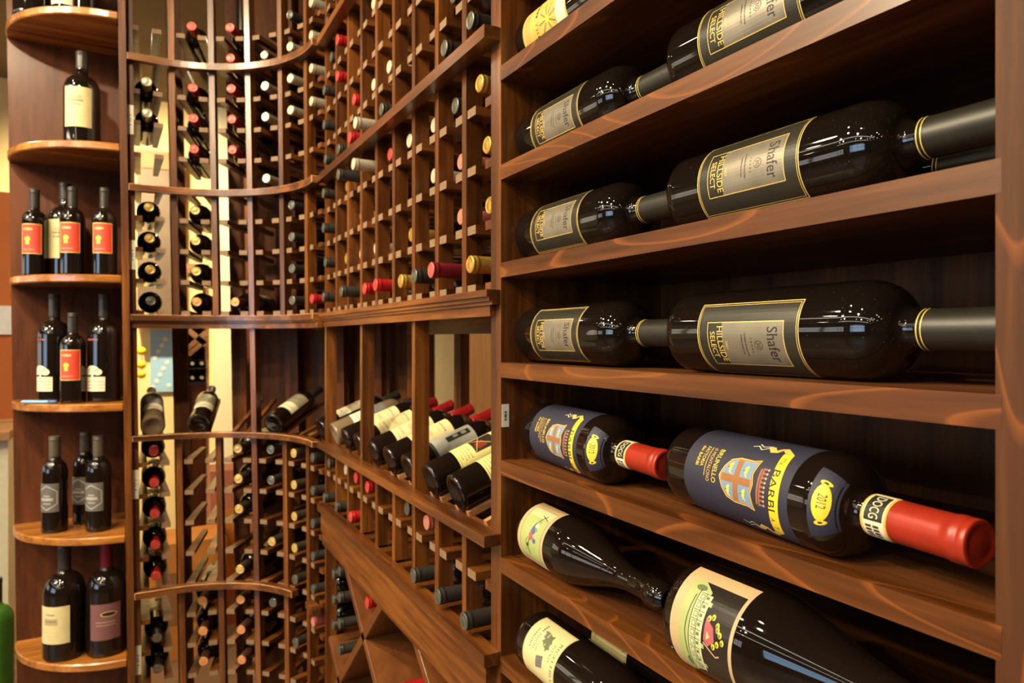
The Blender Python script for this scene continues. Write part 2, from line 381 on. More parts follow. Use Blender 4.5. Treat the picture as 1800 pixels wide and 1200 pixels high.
link('window_frame', bm, mat('dark_frame', (.03, .025, .02), .4), wf)
WF = mat('pale_frame', (.35, .33, .3), .4)
def window(n, pane, bars, es):  # added glowing panes, standing in for the bright shop mirrored in the bottles
    o = empty(f'window_{n}', (pane[0], pane[2], H + pane[4])); o['kind'] = 'structure'
    link('window_pane', newbox(*pane), mat('added_glow_pane', (.2, .2, .2), .1, emis=es, es=3.2), o)
    bm = bmesh.new()
    for b in bars: box(bm, *b)
    link('window_frame', bm, WF, o)
window(2, (-4.6, -2.9, 5.04, 5.05, -.3, .75), [(-4.6 + .415 * k, -4.56 + .415 * k, 4.99, 5.03, -.3, .75) for k in range(5)] + [(-4.6, -2.9, 4.99, 5.03, z, z + .05) for z in (-.3, .05, .3, .7)], (1, .88, .66))  # added on the unseen wall for its warm reflection in the glass
window(3, (-5.05, -5.04, 2.3, 4.6, -.3, .75), [(-5.03, -4.99, 2.3 + .56 * k, 2.34 + .56 * k, -.3, .75) for k in range(5)] + [(-5.03, -4.99, 2.3, 4.6, z, z + .05) for z in (-.3, .1, .35, .7)], (.92, .93, .95))  # likewise added out of view, for a whitish reflection in the glass
# spotlight housings
def lamp_meshes():
    bm = bmesh.new(); lathe(bm, [(.001, .16), (.03, .16), (.034, .10), (.045, .02), (.05, 0), (.046, 0), (.043, .012)], 20)
    a = bpy.data.meshes.new('housing'); bm.to_mesh(a); bm.free(); a.materials.append(mat('lamp_white', (.7, .66, .6), .4))
    bm = bmesh.new(); lathe(bm, [(0, .008), (.042, .008)], 20)
    b = bpy.data.meshes.new('bulb'); bm.to_mesh(b); bm.free(); b.materials.append(mat('lamp_glow', (1, .9, .7), .4, emis=(1, .86, .6), es=150))
    return a, b
LA, LB = lamp_meshes(); ORDS = ['first', 'second', 'third', 'fourth', 'fifth', 'sixth']
extra = [(x, y, 0, None) for x in (-3.6, -2.7, -1.7, -.8) for y in (-3.0, -2.1, -1.6, .0, 2.0, 3.2)]
wh = ['over the aisle', 'behind the camera', 'towards the curved rack', 'by the shelf end', 'over the shop floor', 'close to the tall cabinet', 'over the far aisle', 'behind the curved rack', 'above the back of the straight rack', 'added to light the tan cupboard behind the straight rack']
for i, (x, y, e, aim) in enumerate(LAMPS + extra):
    o = empty('ceiling_spotlight', (x, y, H + 1.40))
    tag(o, 'small round ceiling spotlight ' + (wh[i] if i < len(wh) else f'{ORDS[(i - len(wh)) // 6]} row from the window, {ORDS[(i - len(wh)) % 6]} from front'), 'ceiling light', 'ceiling spotlights of the shop')
    for nm, me in (('housing', LA), ('bulb', LB)):
        c = bpy.data.objects.new(nm, me); COL.objects.link(c); c.parent = o

for x, l in ((-2.25, 'long strip light on the ceiling, the one nearer the racks'), (-3.9, 'long strip light on the ceiling, the one nearer the window')):
    o = empty('strip_light', (x, 0, H + 1.55)); tag(o, l, 'ceiling light', 'strip lights of the shop')
    link('strip_housing', newbox(x - .06, x + .06, -2.6, 3.0, 1.51, 1.55), mat('strip_white', (.7, .7, .66), .4), o)
    link('tube', newbox(x - .03, x + .03, -2.55, 2.95, 1.485, 1.51), mat('tube_glow', (1, .95, .85), .4, emis=(1, .9, .7), es=12), o)

# ------------------------------------------------------------ tall cabinet on the right
YL, YR = .8204, .2104; BK = .715
cab = empty('wine_cabinet', (X0, (YL + YR) / 2, 0)); tag(cab, 'tall dark wooden cabinet with eight shelves of lying bottles, filling the right side', 'wine cabinet')
link('side_panel', newbox(X0, BK, YL, YL + .0155, -H, .78), WZ, cab, bevel=.0007)
link('side_panel', newbox(X0, BK, YR - .02, YR, -H, .78), WZD, cab, bevel=.0007)
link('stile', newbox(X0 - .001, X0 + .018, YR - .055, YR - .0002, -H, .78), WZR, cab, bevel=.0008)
bm = bmesh.new(); box(bm, BK, BK + .008, YR - .02, YL + .0155, -H, .1365); box(bm, BK, BK + .008, YR - .02, YL + .0155, .138, .78); link('back_panel', bm, WZD, cab)
bm = newbox(X0, BK + .008, YR - .055, YL + .0155, .78, .80); link('top_panel', bm, WXD, cab)
SH = [.638, .5043, .3703, .2363, .1036, -.0317, -.1639, -.2961, -.4306, -.5646]
for z in SH:
    s = link('shelf', newbox(X0 + .018, BK, YR, YL, z - .0201, z - .0008), WXD, cab)
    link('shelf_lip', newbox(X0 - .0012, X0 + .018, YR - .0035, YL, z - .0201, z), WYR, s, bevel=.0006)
def sticker(name, x0, x1, y, z0, z1, label, marks, face='y'):
    o = empty(name, ((x0 + x1) / 2, y, H + z0)); tag(o, label, 'price tag', 'small white stickers on the posts')
    return o

# ------------------------------------------------------------ labels for the bottles in the cabinet
def art_shafer():
    a = Art(); hu = .039; hi = .0205; v0, v1 = .045, .1545
    a.rect(-hu, hu, v0, v1, SHD); a.frame(-hu, hu, v0, v1, .0008, GOLD, 1); a.frame(-hu + .0022, hu - .0022, v0 + .002, v1 - .002, .0005, GOLD, 1)
    i0, i1 = v0 + .0125, v1 - .014
    a.rect(-hi, hi, i0 + .017, i1, SHG, 1); a.frame(-hi, hi, i0, i1, .0007, GOLD, 2)
    a.text('Shafer', 0, i1 - .0165, INK, 2.4, width=.031, height=.0105, serif=True)
    a.ell(0, i1 - .0265, .0042, .0042, SHD, 2, 20); a.ell(0, i1 - .0265, .0037, .0037, SHG, 2.4, 20); a.text('30', 0, i1 - .0285, INK, 2.8, height=.0042)
    a.text('Y E A R S', 0, i1 - .0345, INK, 2.4, width=.0135, height=.0017)
    for k in range(2): a.words(0, i1 - .0405 - .0038 * k, .022 - .004 * k, .0012, SHD, 14 - 2 * k, 2)
    a.text('2007', 0, i0 + .0205, GOLD, 2.4, width=.008, height=.0024)
    a.text('HILLSIDE', 0, i0 + .0115, GOLD, 2.4, width=.0335, height=.0066, serif=True)
    a.text('SELECT', 0, i0 + .0035, GOLD, 2.4, width=.0245, height=.0056, serif=True)
    return a
def art_band():
    a = Art()
    for v in (.2315, .2345): a.rect(-.0465, .0465, v, v + .0008, GOLD, 1)
    return a
def art_barbi():
    a = Art(); a.rect(-.062, .062, .036, .1585, NAVY)
    t = 'BRUNELLO'; y = .0735; lf = -.024
    a.text('BRUNELLO', lf, y, RIB, 1, width=.031, height=.0052, align='L', serif=True)
    a.text('di MONTALCINO', lf, y - .0072, YEL, 1, width=.031, height=.0042, align='L')
    a.rect(lf, lf + .027, y - .0103, y - .0096, GOLD, 1)
    a.text('FATTORIA', lf, y - .0168, RIB, 1, width=.0195, height=.0042, align='L', serif=True)
    a.text('dei BARBI', lf, y - .0228, RIB, 1, width=.0195, height=.0038, align='L', serif=True)
    def sh(k, c, m, h):
        pts = [(-.0215, .1235), (-.008, .1205), (0, .1225), (.008, .1205), (.0215, .1235), (.0195, .116), (.0195, .101), (.0165, .092), (.009, .0865), (0, .0825), (-.009, .0865), (-.0165, .092), (-.0195, .101), (-.0195, .116)]
        a.poly([(c[0] + (u - 0) * k, c[1] + (v - .104) * k) for u, v in pts], m, h)
    c = (-.001, .104); sh(1.0, c, GOLD, 1); sh(.95, c, BRZ, 1.8); sh(.90, c, TAN, 2.5); sh(.865, c, SKY, 3.2)
    a.rect(-.0042, .0022, .0862, .1195, BRZ, 4); a.rect(-.0182, .0162, .1005, .1065, BRZ, 4.1)
    for sx, sy in ((-.0105, .1125), (.0085, .1125), (-.0105, .0945), (.0085, .0945)):
        a.ell(sx, sy, .0034, .0017, RIB, 4, 12); a.poly([(sx + .002, sy), (sx + .006, sy + .003), (sx + .0042, sy - .0008)], RIB, 4.4); a.ell(sx - .003, sy + .0012, .0013, .0011, RIB, 4.4, 8); a.line([(sx, sy - .001), (sx + .0005, sy - .0035)], .0005, INK, 4.6)
    a.rect(-.0155, .0135, .1265, .1285, BRZ, 2); a.rect(-.0165, .0145, .1292, .1305, PNK, 2)
    for k in range(9):
        u = -.0155 + k * .0036; a.poly([(u - .001, .1305), (u + .001, .1305), (u + .0004, .1338), (u - .0004, .1338)], BRZ, 2.4); a.ell(u, .1346, .0011, .0011, TAN, 2.8, 8)
    # ribbon
    n = 14; top = []; bot = []
    for k in range(n + 1):
        u = -.034 + .069 * k / n; v = .1425 + .0025 * math.cos(u * 60); top.append((u, v + .0048)); bot.append((u, v - .0048))
    for k in range(n): a.poly([bot[k], bot[k + 1], top[k + 1], top[k]], RIB, 1.5)
    a.text('BARBI', -.001, .1392, INK, 2.4, width=.033, height=.0068, serif=True)
    a.text('TTA', -.026, .1392, INK, 2.4, width=.0075, height=.0042); a.text('A   T', .027, .1392, INK, 2.4, width=.011, height=.0042)
    for sg in (-1, 1):
        o_ = -.034 if sg < 0 else .035
        def T(x, y): return (o_ + sg * x, y)
        a.poly([T(0, .147), T(.0005, .137), T(.0055, .130), T(.0075, .135)], GOLD, 1.2)
        a.poly([T(.0075, .135), T(.0055, .130), T(-.002, .1235), T(-.0005, .130)], YEL, 1.9)
        a.poly([T(-.0005, .130), T(-.002, .1235), T(.004, .117), T(.006, .1225)], GOLD, 2.6)
        a.line([T(.004, .120), T(-.001, .113), T(.003, .107), T(.001, .102)], .0009, CREAM2, 2.6); a.line([T(.006, .120), T(.003, .112), T(.006, .106)], .0009, CREAM2, 2.6)
    for q in a.bm.verts: q.co.y = .036 + (q.co.y - .036) * 1.075
    return a
def art_vint():
    a = art_vint0()
    for q in a.bm.verts: q.co.y = .195 + (q.co.y - .192) * 1.3
    return a
def art_vint0():
    a = Art(); a.rect(-.030, .026, .1855, .1985, NAVY)
    for k, mm in ((1.0, INK), (.93, RIB)):
        a.ell(-.002, .192, .0165 * k, .0046 * k, mm, 1 + (1 - k) * 8, 24)
    for sg in (-1, 1): a.ell(-.002 + sg * .0165, .192, .0022, .003, RIB, 1.2, 10); a.ell(-.002 + sg * .0165, .192, .0009, .0012, INK, 1.8, 8)
    a.text('2012', -.003, .1903, INK, 2.4, width=.012, height=.0042)
    return a
def art_docg():
    a = Art(); W = .047
    a.rect(-W, W, .2125, .2335, YEL, 0); a.rect(-W, W, .2145, .2315, CREAM2, 1)
    a.rect(-.018, .003, .2155, .2305, SHD, 1.6)
    a.text('DOCG', -.0075, .2195, CREAM2, 2.2, width=.0175, height=.0075)
    for k in range(8): a.rect(.006 + (k % 4) * .0028, .0078 + (k % 4) * .0028, .2165 + (k // 4) * .0062, .2212 + (k // 4) * .0062, SHD, 1.8)
    for k in range(6): a.line([(-.03, .216 + k * .0026), (-.021, .216 + k * .0026)], .0007, SHD, 1.8)
    for k in range(6): a.line([(.019, .216 + k * .0026), (.032, .216 + k * .0026)], .0007, SHD, 1.8)
    return a
def art_flyer():                    # green picture label with a flying contraption
    a = Art(); a.rect(-.046, .046, .010, .078, TAN); a.rect(-.034, .036, .018, .072, GRN, 1); a.rect(-.034, -.020, .018, .072, CREAM, 1.2)
    a.frame(-.034, .036, .018, .072, .0006, SHD, 1.6)
    a.line([(-.026, .060), (-.008, .046), (.006, .044), (.020, .040), (.030, .043)], .0016, INK, 2)
    a.line([(-.024, .050), (-.020, .066)], .0012, INK, 2); a.line([(-.016, .056), (-.006, .052), (-.002, .058)], .001, INK, 2)
    a.poly([(-.010, .046), (-.001, .055), (.004, .050), (.000, .042)], BLU, 2.4); a.poly([(-.001, .044), (.008, .054), (.011, .046), (.004, .040)], PNK, 2.8)
    a.ell(.010, .056, .003, .004, BLU, 3, 10); a.poly([(-.014, .052), (-.008, .058), (-.006, .050)], CREAM2, 3)
    a.line([(.006, .042), (.014, .034), (.026, .036)], .0008, INK, 2.4); a.ell(.018, .038, .0026, .0018, SHD, 2.4, 10)
    return a
def art_castle():                   # wide label: tan border, stone house, dark picture
    a = Art(); a.rect(-.058, .058, .013, .083, TAN); a.rect(-.044, .048, .030, .0795, mat('picture_black', srgb(40, 34, 30), .25), 1)
    a.rect(-.044, .040, .024, .035, GRN, 1.4); a.poly([(-.044, .035), (-.036, .047), (.028, .047), (.040, .035)], GRN, 1.5)
    a.poly([(-.036, .036), (-.033, .050), (.032, .050), (.037, .036)], mat('house_stone', srgb(184, 188, 142), .6), 1.9)
    for k in range(9):
        u = -.032 + k * .0075; a.rect(u, u + .0045, .0385, .0425, GRN2, 2.6); a.rect(u + .0006, u + .0039, .0391, .0419, CREAM, 3.1)
        a.line([(u - .0012, .0372), (u - .0012, .0495)], .0005, INK, 2.8)
        a.rect(u + .0006, u + .0032, .0448, .0478, GRN2, 2.6)
    a.line([(-.036, .036), (.037, .036)], .0008, INK, 2.8); a.line([(-.034, .0436), (.034, .0436)], .0006, INK, 2.8); a.line([(-.033, .050), (.033, .050)], .0009, CREAM2, 2.8)
    for u in (-.028, .006, .024): a.rect(u, u + .004, .050, .0535, GRN, 2.2)
    a.ell(-.037, .0345, .003, .006, GRN2, 2.2, 10); a.ell(.030, .032, .005, .0025, GRN2, 2.2, 10); a.line([(-.030, .0335), (.0, .0315), (.026, .0335)], .0009, INK, 2.2)
    a.poly([(-.016, .053), (-.010, .062), (.0, .065), (.006, .058), (.002, .053)], PNK, 2.2)
    for q in ((-.018, .060), (-.013, .066), (-.007, .070), (-.002, .073), (.001, .068), (-.016, .056), (.004, .064), (-.010, .067)): a.ell(q[0], q[1], .0026, .002, RIB, 2.8, 9); a.ell(q[0] + .0006, q[1] - .0004, .0016, .0011, GRN2, 3.1, 8)
    a.line([(.004, .053), (.012, .066), (.010, .070)], .0012, TAN, 2.6); a.poly([(-.006, .056), (-.002, .060), (.001, .056)], CREAM, 3)
    return a
def art_rich():
    a = Art(); a.rect(-.042, .042, .024, .100, CREAM); a.frame(-.042, .042, .024, .100, .0006, GRN2, 1); a.frame(-.0405, .0405, .0255, .0985, .0004, GRN2, 1)
    a.text('RICH HILLS', .004, .0895, GRN2, 1.5, width=.052, height=.0052, serif=True)
    a.text('ESTATE', -.006, .0815, GRN2, 1.5, width=.021, height=.004, serif=True)
    for (u, v, s) in ((-.018, .068, 1), (-.010, .071, .8), (-.014, .063, .7)):
        a.poly([(u + s * .009 * math.cos(t * math.pi / 5) * (1 if t % 2 == 0 else .55), v + s * .009 * math.sin(t * math.pi / 5) * (1 if t % 2 == 0 else .55)) for t in range(10)], GRN2, 2)
    for k in range(16):
        a.ell(.004 + (k % 4) * .0034 + (k // 4) * .001, .070 - (k // 4) * .0036, .0021, .0021, GRY, 2.6, 9)
    for k in range(7): a.ell(-.024 + (k % 3) * .003, .060 - (k // 3) * .003, .0018, .0018, GRY, 2.6, 9)
    a.text('ANDEL', -.008, .045, GRY, 1.5, width=.022, height=.0042, serif=True); a.text('Valley', -.004, .0525, GRY, 1.5, width=.013, height=.0034); a.words(-.026, .045, .012, .0036, GRY, 4)
    a.words(-.010, .0375, .026, .0024, GRY, 9); a.text('35', .032, .031, GRY, 1.5, height=.0042)
    return a
def art_sun():
    a = Art(); a.rect(-.040, .040, .025, .128, YEL); a.frame(-.040, .040, .025, .128, .0006, GOLD, 1)
    a.poly([(-.026, .105), (.026, .105), (.030, .125), (-.030, .125)], CREAM2, 1)
    for k in range(17):
        t = math.pi * 2 * k / 17; a.line([(.004 * math.cos(t), .086 + .004 * math.sin(t)), (.020 * math.cos(t), .086 + .020 * math.sin(t))], .0016, GRN2 if k % 2 else GOLD, 2)
    a.ell(0, .086, .0045, .0045, RIB, 2.6)
    a.text('Y H', .002, .058, INK, 1.5, width=.014, height=.0052, serif=True); a.words(-.020, .058, .022, .0046, INK, 4); a.words(.022, .058, .02, .0046, INK, 4)
    for k in range(6): a.line([(-.024, .042 - k * .0024), (.024, .042 - k * .0024)], .0005, GRY, 1.5)
    return a
LH = .30; RH = .0385; pf = bordeaux(LH, RH, .0143, .625, .75)
bottle('shafer', pf, LH, .2305, 'K', GLD, art_shafer, .07, 64, extra=[('neck_band', art_band, .05)])
bottle('shafer_red', pf, LH, .2305, 'K', GLD, art_shafer, .07, 64, extra=[('neck_band', art_band, .05)], foil_obj='O')
pb = bordeaux(.288, RH, .0143, .63, .73)
bottle('barbi', pb, .288, .2150, 'O', GLS, art_barbi, .07, 64, extra=[('vintage_label', art_vint, .04), ('neck_seal', art_docg, .05)])
pu = burgundy(.272, .039, .0125, .36); pu2 = pu[:-4] + [(.0125, .24), (.0150, .246), (.0158, .256), (.0150, .266), (.010, .272)]
bottle('flyer', pu2, .272, .243, None, GLS, art_flyer, .055, 56)
pc = [(0, .012), (.02, .009), (.034, .001), (.040, 0), (.0445, .002), (.046, .007), (.046, .05), (.0458, .085), (.0440, .095), (.0405, .108), (.0355, .124), (.0300, .142), (.0245, .160), (.0200, .178), (.0172, .195), (.016, .212), (.016, .240), (.0175, .243), (.0175, .249), (.013, .252)]
bottle('castle', pc, .252, .20, None, GLS, art_castle, .07, 72)
pr_ = bordeaux(.29, .0365, .0140, .56); bottle('rich', pr_, .29, .222, 'K', GLS, art_rich, .06, 56)
bottle('sun', bordeaux(.29, RH, .0140, .62), .29, .225, 'G', GLS, art_sun, .055, 48)
def rho(a): return (-math.cos(R(a)), 0, math.sin(R(a)))
XA = .4905; DN = (0, -1, 0)
GS = 'black and gold labelled magnums in the tall cabinet'
put('sun', (XA, .818, .3703 + RH), DN, rho(-8), 'bottle with yellow sunburst label on the highest shelf in view')
put('shafer_red', (XA, .818, .2363 + RH), DN, rho(-4), 'black and gold labelled bottle with a red capped cork end, left on the second shelf', GS)
put('shafer', (XA, .5135, .2363 + RH), DN, rho(4), 'black and gold labelled bottle at the top edge, right on the second shelf', GS)
put('shafer', (XA, .818, .1036 + RH), DN, rho(8), 'black and gold labelled bottle, left on the third shelf below the red capped one', GS)
put('shafer', (XA, .5135, .1036 + RH), DN, rho(7), 'large dusty black and gold labelled bottle, right on the third shelf', GS)
put('shafer', (XA, .818, -.0317 + RH), DN, rho(-3), 'black and gold labelled bottle, left on the shelf just above the blue labelled pair', GS)
put('shafer', (XA, .5135, -.0317 + RH), DN, rho(-18), 'large black and gold labelled bottle, right on the shelf just above the blue labelled pair', GS)
put('shafer', (.592, .56, .1036 + RH), DN, rho(-60), 'dark bottle lying behind the large one on the third shelf', GS)
GB = 'blue labelled bottles with red capsules'
put('barbi', (.494, .806, -.1639 + RH), (-.115, -1, 0), rho(4), 'blue labelled bottle with crest and red capsule, smaller looking, left on its shelf', GB)
put('barbi', (.492, .513, -.1639 + RH), (-.14, -1, 0), rho(10), 'large blue labelled bottle with crest and red capsule, right on its shelf', GB)
put('flyer', (.476, .787, -.2961 + .039), (-.06, -1, 0), rho(22), 'slope shouldered bottle with green picture label and dark wax tip')
put('castle', (.455, .4705, -.2961 + .046), (0, -1, 0), rho(6), 'big dark bottle with tan bordered picture of a stone house')
put('rich', (.463, .772, -.4306 + .0365), (-.02, -1, 0), rho(24), 'bottle with cream label of vine leaves and grapes at the bottom edge')
put('rich', (.560, .760, -.4306 + .0365), (-.02, -1, 0), rho(62), 'bottle with the same vine leaf label lying behind, half hidden by the shelf edge')

# ------------------------------------------------------------ straight rack
NC = 9; PW = .0155; PD = .027
rack = empty('straight_wine_rack', (X0, 1.33, 0)); tag(rack, 'straight wooden wine rack between the tall cabinet and the curved rack', 'wine rack')
PY = [.9473 + .1082 * k for k in range(9)]                 # far edge of every upright
YC = [.8885] + [.8844 + .1082 * c for c in range(1, 9)]                 # middle of every column
CZ = [.074 + .0875 * n for n in range(10)]; LZ = [-.349, -.4365]
link('end_panel', newbox(X0, .70, .8361, .8500, -H, 1.3), WZ, rack, bevel=.0006)
posts = []
for k, y in enumerate(PY):
    full = k in (2, 5, 8)
    zs = [(-H, 1.3)] if k == 8 else ([(-.425, 1.3)] if full else [(.0673, 1.3), (-.425, -.28)])
    bm = bmesh.new()
    for z0, z1 in zs: box(bm, X0, X0 + PD, y - PW, y, z0, z1)
    if full and k != 8 and 0: pass
    posts.append(link('post', bm, WZ, rack))
    bm = bmesh.new()
    if k in (0, 1, 3, 4, 6): box(bm, .665, .688, y - PW - .011, y + .011, -.425, -.22); box(bm, .665, .688, y - PW - .011, y + .011, .03, 1.3)
    else: box(bm, .665, .688, y - PW - .011, y + .011, -H if k == 8 else -.425, 1.3)
    link('rear_post', bm, WZD, rack)
ENDG = noisy(mat('sawn_end_grain', srgb(122, 94, 66), .7), 300, .2)
def endgrain(o, d):
    for p in o.data.polygons:
        if p.normal.dot(d) > .9: p.material_index = 1
    return o
def cleat(k, y0, y1, z, par):
    """a pair of bearers either side of an upright, tied behind it"""
    bm = bmesh.new(); h = .0064; xb = X0 + .002
    if k >= 0:
        box(bm, xb, .688, y0 - .028, y0, z - h, z + h)
        box(bm, X0 + PD, X0 + PD + .012, y0 - .001, y1 + .001, z - h, z + h)
    if k < 8: box(bm, xb, .688, y1, y1 + .028, z - h, z + h)
    return endgrain(link('bearer', bm, [WX, ENDG], par), Vector((-1, 0, 0)))
for k, y in enumerate(PY):
    Z = .2087 + .8765 * y
    for n, z in enumerate(CZ):
        if z < .4967 * Z + .06: cleat(k, y - PW, y, z, posts[k])
    for z in LZ: cleat(k, y - PW, y, z, posts[k])
for z in CZ[:6] + LZ: link('bearer', newbox(X0 + .002, .688, .8500, .8720, z - .0064, z + .0064), WX, rack)
ya, yb = .822, 1.795
for zt, nm in ((.424, 'display_rail'), (.78, 'display_rail')):
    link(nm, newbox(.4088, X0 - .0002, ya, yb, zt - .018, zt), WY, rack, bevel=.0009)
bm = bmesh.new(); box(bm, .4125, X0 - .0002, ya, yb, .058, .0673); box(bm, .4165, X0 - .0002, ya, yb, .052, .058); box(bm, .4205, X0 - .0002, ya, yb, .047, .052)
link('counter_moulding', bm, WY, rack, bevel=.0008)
link('counter_board', newbox(X0, .688, .85, PY[8] - PW, .050, .0665), WY, rack)
link('frieze', newbox(.4245, X0 - .0002, .8361, yb, .032, .047), WY, rack, bevel=.0006)
link('rear_rail', newbox(.655, .665, .85, PY[8] - PW, .012, .05), WY, rack)
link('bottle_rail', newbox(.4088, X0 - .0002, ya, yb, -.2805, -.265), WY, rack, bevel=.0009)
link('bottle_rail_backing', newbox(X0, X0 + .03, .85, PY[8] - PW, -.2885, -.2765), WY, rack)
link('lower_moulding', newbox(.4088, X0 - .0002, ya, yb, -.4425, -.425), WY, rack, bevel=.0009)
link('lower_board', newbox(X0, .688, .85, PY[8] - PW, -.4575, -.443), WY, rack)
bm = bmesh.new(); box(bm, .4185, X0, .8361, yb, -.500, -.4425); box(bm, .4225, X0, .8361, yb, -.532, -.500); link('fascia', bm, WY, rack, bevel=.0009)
link('rear_panel', newbox(.715, .722, .85, 1.80, -.45, -.235), WZD, rack)
link('rear_panel', newbox(.715, .722, .85, 1.80, .0405, 1.3), WZD, rack)
tb = empty('tan_cupboard', (1.37, 1.6, 0)); tag(tb, 'plain tan wooden cupboard standing behind the straight rack', 'cupboard')
link('carcass', newbox(1.25, 1.5, .5, 2.7, -H, 1.3), PINE, tb); link('edge_strip', newbox(1.235, 1.25, 1.78, 1.86, -H, 1.3), WZD, tb); link('edge_strip', newbox(1.235, 1.25, 2.3, 2.42, -H, 1.3), WZD, tb)
# cellar bins with crossed boards
def slant(y0, z0, y1, z1, t=.019, x0=.436, x1=.68):
    L = math.hypot(y1 - y0, z1 - z0); ny, nz = -(z1 - z0) / L * t / 2, (y1 - y0) / L * t / 2
    bm = bmesh.new(); q = [(y0 - ny, z0 - nz), (y1 - ny, z1 - nz), (y1 + ny, z1 + nz), (y0 + ny, z0 + nz)]
    hexa(bm, [(x0, a, b + H) for a, b in q] + [(x1, a, b + H) for a, b in q]); bmesh.ops.recalc_face_normals(bm, faces=bm.faces); return bm
for a in ((1.63, -.541, 1.18, -.88), (1.35, -.541, 1.765, -.915), (1.163, -.541, .88, -.755), (1.785, -.778, 1.60, -.90), (.885, -.545, 1.25, -.87)):
    link('crossed_board', slant(*a), WBIN, rack, bevel=.0007)
link('bin_back', newbox(.690, .700, .85, 1.80, -H, -.46), WZD, rack)
link('bin_floor', newbox(X0, .69, .85, 1.80, -.98, -.96), WY, rack)
# slanted bearers of the display row
SL = R(20); cs, sn = math.cos(SL), math.sin(SL)
def bearer(bm, o, dr, lat, off, a, b, t=.010, wd=.011):
    """slat along (dr horizontally, rising SL), lateral offset off"""
    o = Vector(o); dr = Vector(dr); lat = Vector(lat); ax = dr * cs + Vector((0, 0, sn)); up = -dr * sn + Vector((0, 0, cs))
    c = o + lat * off + up * (-.0315 * .885)
    P = []
    for q in (a, b):
        for s, v in ((-1, -1), (1, -1), (1, 0), (-1, 0)): P.append(c + ax * q + lat * (s * wd / 2) + up * (v * t))
    hexa(bm, [p + Vector((0, 0, H)) for p in P]); bmesh.ops.recalc_face_normals(bm, faces=bm.faces)
for c in range(9):
    for s in (-1, 1):
        bm = bmesh.new(); bearer(bm, (.44, YC[c], -.245), (1, 0, 0), (0, 1, 0), s * .021, .004, .235); link('display_slat', bm, WLT if c < 5 else WX, rack)

# ------------------------------------------------------------ curved rack
CX, CY, RP = .058, 1.79, .362
def W(t, r, z):
    """point at angle t (degrees) and radius r, the rack leaning a little as in the photo"""
    if t > 90: e = R(t - 90) * RP; x, y = -e, r; t_ = 90
    else: x, y = r * math.cos(R(t)), r * math.sin(R(t))
    return Vector((CX + x + (.017 if t < 101 else .0125) * (.5 - z) * min(1, max(0, t) / 50), CY + y, H + z))
def bay(t):
    tt = min(t, 90); return Vector((math.cos(R(tt)), math.sin(R(tt)), 0))
crack = empty('curved_wine_rack', (CX + .25, CY + .25, 0)); tag(crack, 'quarter circle wooden wine rack curving between the shelf end and the straight rack', 'wine rack')
PT = [18, 35, 52, 68.5, 85]; BT = [9.5, 26.5, 43.5, 60.2, 76.8, 95]
def rblock(bm, t, r0, r1, hw, z0, z1, nz=1):
    u = bay(t); v = Vector((-u.y, u.x, 0))
    P = []
    for z in (z0, z1):
        c0 = W(t, r0, z); d = u * (r1 - r0)
        P += [c0 - v * hw, c0 + d - v * hw, c0 + d + v * hw, c0 + v * hw]
    hexa(bm, P)
cposts = []
for t in PT:
    bm = bmesh.new()
    if t == 52: rblock(bm, t, RP, RP + .030, PW / 2, -H, 1.3)
    else: rblock(bm, t, RP, RP + PD, PW / 2, .07, 1.3); rblock(bm, t, RP, RP + PD, PW / 2, -H, -.279)
    cposts.append(link('post', bm, WZ, crack))
    bm = bmesh.new(); rblock(bm, t, .592, .612, .022, -H, 1.3); link('rear_post', bm, WZD, crack)
bm = bmesh.new(); rblock(bm, 101.5, RP - .004, RP + .26, .0084, -H, 1.3); link('end_panel', bm, WZ, crack, bevel=.0006)
cposts.append(None)
RZ = [.074 + .0875 * n for n in range(10)] + [-.349 - .0875 * n for n in range(8)]
def slat_r(bm, t, side, z, r0=RP + .002, r1=.60):
    """bearer parallel to the axis of bay t, on one side of it"""
    u = bay(t); v = Vector((-u.y, u.x, 0)); c = W(t, r0, z); d = u * (r1 - r0); h = .0064
    a, b = (.0165, .0395) if side > 0 else (-.0395, -.0165)
    P = []
    for dz in (-h, h):
        e = Vector((0, 0, dz)); P += [c + v * a + e, c + d + v * a * 1.0 + e, c + d + v * b * (.031 / .0395) + e, c + v * b + e]
    if side < 0: P = []; 
    if side < 0:
        for dz in (-h, h):
            e = Vector((0, 0, dz)); P += [c + v * a + e, c + d + v * a * (.031 / .0395) + e, c + d + v * b + e, c + v * b + e]
    hexa(bm, P); bmesh.ops.recalc_face_normals(bm, faces=bm.faces)
for i, t in enumerate(PT):
    for z in RZ:
        bm = bmesh.new(); slat_r(bm, BT[i], 1, z); slat_r(bm, BT[i + 1], -1, z); endgrain(link('bearer', bm, [WX, ENDG], cposts[i]), -bay(t))
bm = bmesh.new()
for z in RZ: slat_r(bm, BT[5], 1, z); slat_r(bm, BT[0], -1, z)
link('end_bearers', bm, WX, crack)['kind'] = 'stuff'
def arc(name, t0, t1, r0, r1, z0, z1, mat=WX, n=28, bevel=.0008, par=crack):
    S = []
    for i in range(n + 1):
        t = t0 + (t1 - t0) * i / n; S.append([W(t, r0, z0), W(t, r1, z0), W(t, r1, z1), W(t, r0, z1)])
    bm = bmesh.new(); sweep(bm, S); return link(name, bm, mat, par, bevel=bevel)
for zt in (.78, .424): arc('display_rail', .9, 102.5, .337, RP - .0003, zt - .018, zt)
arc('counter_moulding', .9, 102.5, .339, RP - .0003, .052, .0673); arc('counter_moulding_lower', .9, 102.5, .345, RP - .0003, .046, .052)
arc('counter_board', 0, 102.5, RP, .61, .048, .066); arc('frieze', .9, 102.5, .350, RP + .004, .030, .046)
arc('bottle_rail', .9, 102.5, .337, RP - .0003, -.280, -.265); arc('lower_rail', 26, 102.5, .337, RP - .0003, -.712, -.694)
